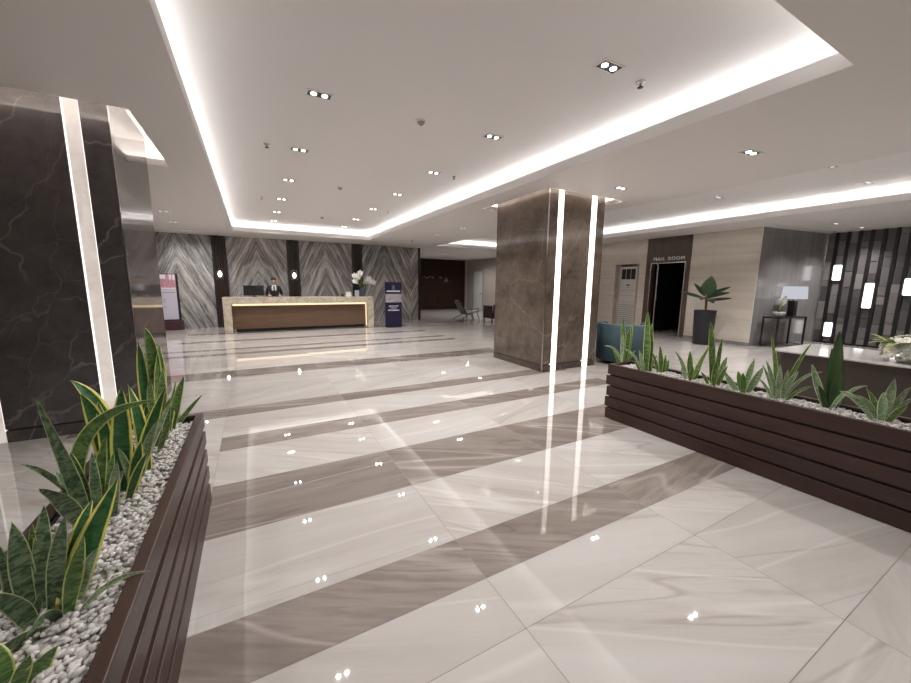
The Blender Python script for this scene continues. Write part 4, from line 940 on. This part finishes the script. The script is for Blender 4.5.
lpart(MB().box((-.072, -.28, 1.80), (-.061, .28, 2.16)), 'air_outlet', 'black_plastic', t)
mb = MB()
for k in range(4): mb.box((-.080, -.28 + k*.187 - .006, 1.80), (-.068, -.28 + k*.187 + .006, 2.16))
mb.box((-.082, -.32, 2.16), (-.06, .32, 2.19)).box((-.082, -.32, 1.76), (-.06, .32, 1.80)).box((-.082, -.32, 1.80), (-.06, -.28, 2.16)).box((-.082, .28, 1.80), (-.06, .32, 2.16)); lpart(mb, 'outlet_frame', 'ac_white', t)
lpart(MB().box((-.067, -.06, 1.58), (-.061, .06, 1.62)).box((-.067, -.03, 1.50), (-.061, .03, 1.515)), 'control_panel', 'black_plastic', t)
mb = MB()
for k in range(12): mb.box((-.068, -.29, .12 + k*.07), (-.061, .29, .12 + k*.07 + .022))
mb.box((-.066, -.31, 1.22), (-.061, .31, 1.23)).box((-.066, -.31, 1.0), (-.061, .31, 1.01)).box((-.066, -.31, 1.42), (-.061, .31, 1.43)); lpart(mb, 'grille', 'ac_grey', t)

# ------------------------------------------------------------------ potted rubber plant
t = thing('potted_plant', (10.86, 5.56, 0), 'broad leaved plant in a tall charcoal pot against the stone wall', 'plant')
lpart(MB().lathe([(.215, 0), (.225, .01), (.262, .90), (.268, .93), (.25, .93), (.24, .86)], 36), 'pot', 'pot_charcoal', t)
lpart(MB().lathe([(.236, .83), (.240, .86)], 30), 'soil', 'soil', t)
lpart(MB().tube([(0, 0, .85), (-.02, .0, 1.10), (-.02, .02, 1.36)], .020, 8), 'stem', 'stem_brown', t)
lpart(MB().tube([(.07, .0, .85), (.06, .01, 1.05), (.03, .0, 1.20)], .014, 8), 'stem', 'stem_brown', t)
# view to the pot is along (+.895, +.447): sideways is (.447, -.895)
def S(a, z, f=0): return (.447*a + .895*f, -.895*a + .447*f, z)
for B, C, T, w, fc in (((-.02, .02, 1.30), S(.02, 1.5, -.05), S(.05, 1.86, -.02), .36, (-.9, -.45, .1)),
        ((-.02, .02, 1.25), S(-.30, 1.32, -.2), S(-.64, 1.43, -.1), .20, (-.35, -.2, .9)), ((-.02, .02, 1.30), S(-.14, 1.45, .1), S(-.34, 1.66, .1), .14, (-.5, -.2, .8)),
        ((-.02, .02, 1.28), S(.22, 1.45, -.1), S(.50, 1.57, .0), .16, (-.5, -.2, .8)), ((-.02, .02, 1.24), S(.25, 1.38, -.2), S(.50, 1.42, -.1), .17, (-.5, -.2, .8)),
        ((0, .02, 1.20), S(.28, 1.22, -.1), S(.56, 1.28, .05), .16, (-.4, -.2, .85)), ((0, .0, 1.20), S(.10, 1.28, -.3), S(.16, 1.14, -.52), .20, (-.5, -.2, .8)),
        ((-.02, .02, 1.22), S(-.08, 1.30, -.3), S(-.12, 1.22, -.50), .18, (-.5, -.2, .8)), ((-.02, .02, 1.22), S(.05, 1.34, .3), S(.0, 1.36, .38), .15, (0, 0, 1))):
    mb = MB(); broad_leaf(mb, B, C, T, w, 0, .15, fc)
    lpart(mb, 'leaf', 'leaf_ficus' if T[2] > 1.8 else 'leaf_rubber', t)

# ------------------------------------------------------------------ console table by the grey stone wall
ang = math.atan2(-.38, 2.9)
t = thing('console_table', (12.52, 4.40, 0), 'black metal console table against the grey stone wall', 'table', None, ang)
lpart(MB().bbox((-.62, -.19, .76), (.62, .19, .80), .005), 'tabletop', 'dark_panel', t)
for sx in (-.60, .60):
    for sy in (-.17, .17): lpart(MB().box((sx-.018, sy-.018, 0), (sx+.018, sy+.018, .76)), 'leg', 'black_metal', t)
mb = MB(); mb.box((-.60, -.18, .03), (.60, -.16, .05)).box((-.60, .16, .03), (.60, .18, .05)).box((-.61, -.17, .03), (-.59, .17, .05)).box((.59, -.17, .03), (.61, .17, .05)); lpart(mb, 'stretcher', 'black_metal', t)
t = thing('table_lamp', (12.72, 4.35, .80), 'table lamp with a pale rectangular shade and dark ribbed body on the console', 'lamp', None, ang)
lpart(MB().bbox((-.09, -.09, 0), (.09, .09, .02), .004), 'base', 'black_metal', t)
mb = MB()
for k in range(6): mb.bbox((-.075, -.075 + k*.025, .02), (.075, -.055 + k*.025, .42), .003)
mb.box((-.065, -.07, .02), (.065, .07, .42)); lpart(mb, 'lamp_body', 'black_metal', t)
lpart(MB().tube([(0, 0, .42), (0, 0, .50)], .012, 8), 'stem', 'chrome', t)
mb = MB(); mb.add([(-.30,-.17,.47),(.30,-.17,.47),(.30,.14,.47),(-.30,.14,.47),(-.28,-.15,.80),(.28,-.15,.80),(.28,.12,.80),(-.28,.12,.80)], [(0,1,5,4),(1,2,6,5),(2,3,7,6),(3,0,4,7),(7,6,5,4)]); lpart(mb, 'lamp_shade', 'shade_glow', t)
t = thing('orchid_bowl', (12.18, 4.42, .80), 'white bowl of thin orchids on the console left of the lamp', 'flowers')
lpart(MB().lathe([(.06, 0), (.10, .02), (.13, .10), (.135, .13), (.12, .125), (.11, .08)], 24), 'bowl', 'white_ceramic', t)
for k, (dx, dy, h) in enumerate(((-.18, -.05, .46), (-.05, -.10, .52), (.10, -.06, .44), (.18, -.02, .38))):
    s = ((dx*.1, 0, .09), (dx*.2, dy*.3, h*.8), (dx, dy, h)); lpart(MB().tube([bez(s, q/8) for q in range(9)], .005, 6), 'stem', 'leaf_olive', t)
    for q in (.7, .85, 1.0):
        mb = MB(); c = bez(s, q); petal_flower(mb, c, .038, (-.8, -.6, .1), rnd=rv); lpart(mb, 'orchid_bloom', 'petal_white', t)
for a in (.3, 1.8, 3.4, 4.9):
    mb = MB(); broad_leaf(mb, (0, 0, .10), (.08*math.cos(a), .08*math.sin(a), .2), (.18*math.cos(a), .18*math.sin(a), .17), .06); lpart(mb, 'leaf', 'leaf_deep', t)

# ------------------------------------------------------------------ feature wall with lanterns
FX = 14.50; PITCH = .225
t = thing('feature_wall', (FX+.06, .6, 0), 'dark wall of smoked glass blocks between black uprights behind the console', 'wall panel')
rf = random.Random(23)
LANT = [(4.035, 1.77, 2.22), (3.37, 1.03, 1.72), (4.045, .18, .61), (2.72, 1.39, 1.84)]
y = 4.37; cols = []
while y > -3.2:
    cols.append((y - PITCH, y)); y -= PITCH
lan_y = []
for n_, (ly, z0, z1) in enumerate(LANT):
    k = min(range(len(cols)), key=lambda i: abs((cols[i][0] + .07 + cols[i][1]) / 2 - ly)); lan_y.append(k)
up = MB()
for k, (a, b) in enumerate(cols):
    up.box((FX-.05, a, 0), (FX+.10, a+.075, ZC))
    holes = sorted((z0, z1) for (ly, z0, z1), kk in zip(LANT, lan_y) if kk == k)
    mb = MB(); z = .04
    up.box((FX+.06, a+.075, 0), (FX+.10, b, ZC))
    while z < ZC - .02:
        h = rf.choice((.16, .24, .32, .42, .52)); z1 = min(ZC - .006, z + h)
        if ZC - z1 < .12: z1 = ZC - .006
        blk = None
        for q0, q1 in holes:
            if z < q0 < z1: z1 = q0
            if q0 - .001 <= z < q1: blk = q1
        if blk: z = blk; continue
        dep = rf.choice((0, .008, .016, .024))
        mb.box((FX-.02-dep, a+.079, z+.004), (FX+.06, b-.004, z1-.004), tint=(rf.random(), rf.random(), rf.random())); z = z1
    part(mb, 'glass_column', 'smoked_glass', t)
part(up, 'uprights', 'feature_frame', t)
LN = ['square lantern high on the feature wall nearest its left corner', 'tallest lantern, at mid height of the feature wall', 'low lantern near the floor at the left of the feature wall', 'lantern at the right edge of the picture on the feature wall']
for (ly, z0, z1), k, lab in zip(LANT, lan_y, LN):
    a, b = cols[k]; cy = (a + .075 + b)/2
    q = thing('wall_lantern', (FX, cy, z0), lab, 'lamp', 'lanterns in the feature wall')
    w = .085
    lpart(MB().bbox((-.10, -w, .012), (.055, w, z1-z0-.012), .03, 0, None, 3), 'diffuser', 'lantern_glow', q)
    lpart(MB().box((-.09, -w+.004, 0.002), (.06, w-.004, .012)).box((-.09, -w+.004, z1-z0-.012), (.06, w-.004, z1-z0-.002)), 'end_caps', 'black_metal', q)

# ------------------------------------------------------------------ taupe lounge counter with a stone top, and its flowers
def rounded_outline(x0, x1, y0, y1, r, n=10):
    """outline with both y1 corners rounded"""
    pts = [(x0, y0)]
    pts += [(x0 + r - r*math.cos(PI/2*k/n), y1 - r + r*math.sin(PI/2*k/n)) for k in range(n+1)]
    pts += [(x1 - r + r*math.sin(PI/2*k/n), y1 - r + r*math.cos(PI/2*k/n)) for k in range(n+1)]
    pts += [(x1, y0)]; return pts
def prism(mb, pts, z0, z1, mi=0):
    n = len(pts); vs = [(x, y, z0) for x, y in pts] + [(x, y, z1) for x, y in pts]
    return mb.add(vs, [tuple(range(n))] + [tuple(range(2*n-1, n-1, -1))] + [(i, n+i, n+(i+1) % n, (i+1) % n) for i in range(n)], mi)
t = thing('lounge_counter', (6.05, -.1, 0), 'low taupe counter with a pale stone top behind the right planter', 'counter')
part(prism(MB(), rounded_outline(5.60, 6.72, -2.4, 2.03, .10), .08, .785), 'body', 'taupe_leather', t)
part(prism(MB(), rounded_outline(5.585, 6.735, -2.4, 2.045, .11), .785, .80), 'top', 'marble_top', t)
part(prism(MB(), rounded_outline(5.66, 6.66, -2.4, 1.97, .06), 0, .08), 'plinth', 'black_metal', t)
t = thing('flower_arrangement', (5.92, 1.03, .80), 'round white and green flower arrangement on the taupe counter at the right edge', 'flowers')
lpart(MB().lathe([(.06, 0), (.08, .015), (.09, .05), (.08, .045)], 24), 'bowl', 'white_ceramic', t)
for k in range(40):
    a = k*2.39996; el = math.asin(-.25 + 1.22*(k+.5)/40); d = Vector((math.cos(a)*math.cos(el), math.sin(a)*math.cos(el), math.sin(el)))
    mb = MB(); rad = rv.uniform(.85, 1.1); petal_flower(mb, Vector((0, 0, .12)) + Vector((d.x*.18*rad, d.y*.18*rad, d.z*.13*rad)), rv.uniform(.05, .075), d + Vector((rv.uniform(-.3, .3), rv.uniform(-.3, .3), rv.uniform(-.2, .3))), n=6, rnd=rv); lpart(mb, 'bloom', 'petal_cream' if k % 3 == 0 else 'petal_white', t)
for k in range(8):
    a = 1.0 + k*.30; mb = MB(); broad_leaf(mb, (.08*math.cos(a), .08*math.sin(a), .12), (.18*math.cos(a), .18*math.sin(a), .24), (.29*math.cos(a), .29*math.sin(a), .17 + .05*(k % 3)), .08); lpart(mb, 'leaf', 'flower_green', t)

# ------------------------------------------------------------------ world and view
w = bpy.data.worlds.new('world'); scene.world = w; w.use_nodes = True
w.node_tree.nodes['Background'].inputs[0].default_value = (0, 0, 0, 1)
vs = scene.view_settings
vs.view_transform = 'Standard'; vs.look = 'None'; vs.exposure = 0.76; vs.gamma = 1.0; vs.use_curve_mapping = False
scene.display_settings.display_device = 'sRGB'
cy = scene.cycles
cy.use_denoising = True; cy.max_bounces = 10; cy.diffuse_bounces = 6; cy.glossy_bounces = 5; cy.sample_clamp_indirect = 6.0
cy.caustics_reflective = False; cy.caustics_refractive = False; cy.blur_glossy = .5
cy.use_light_tree = True
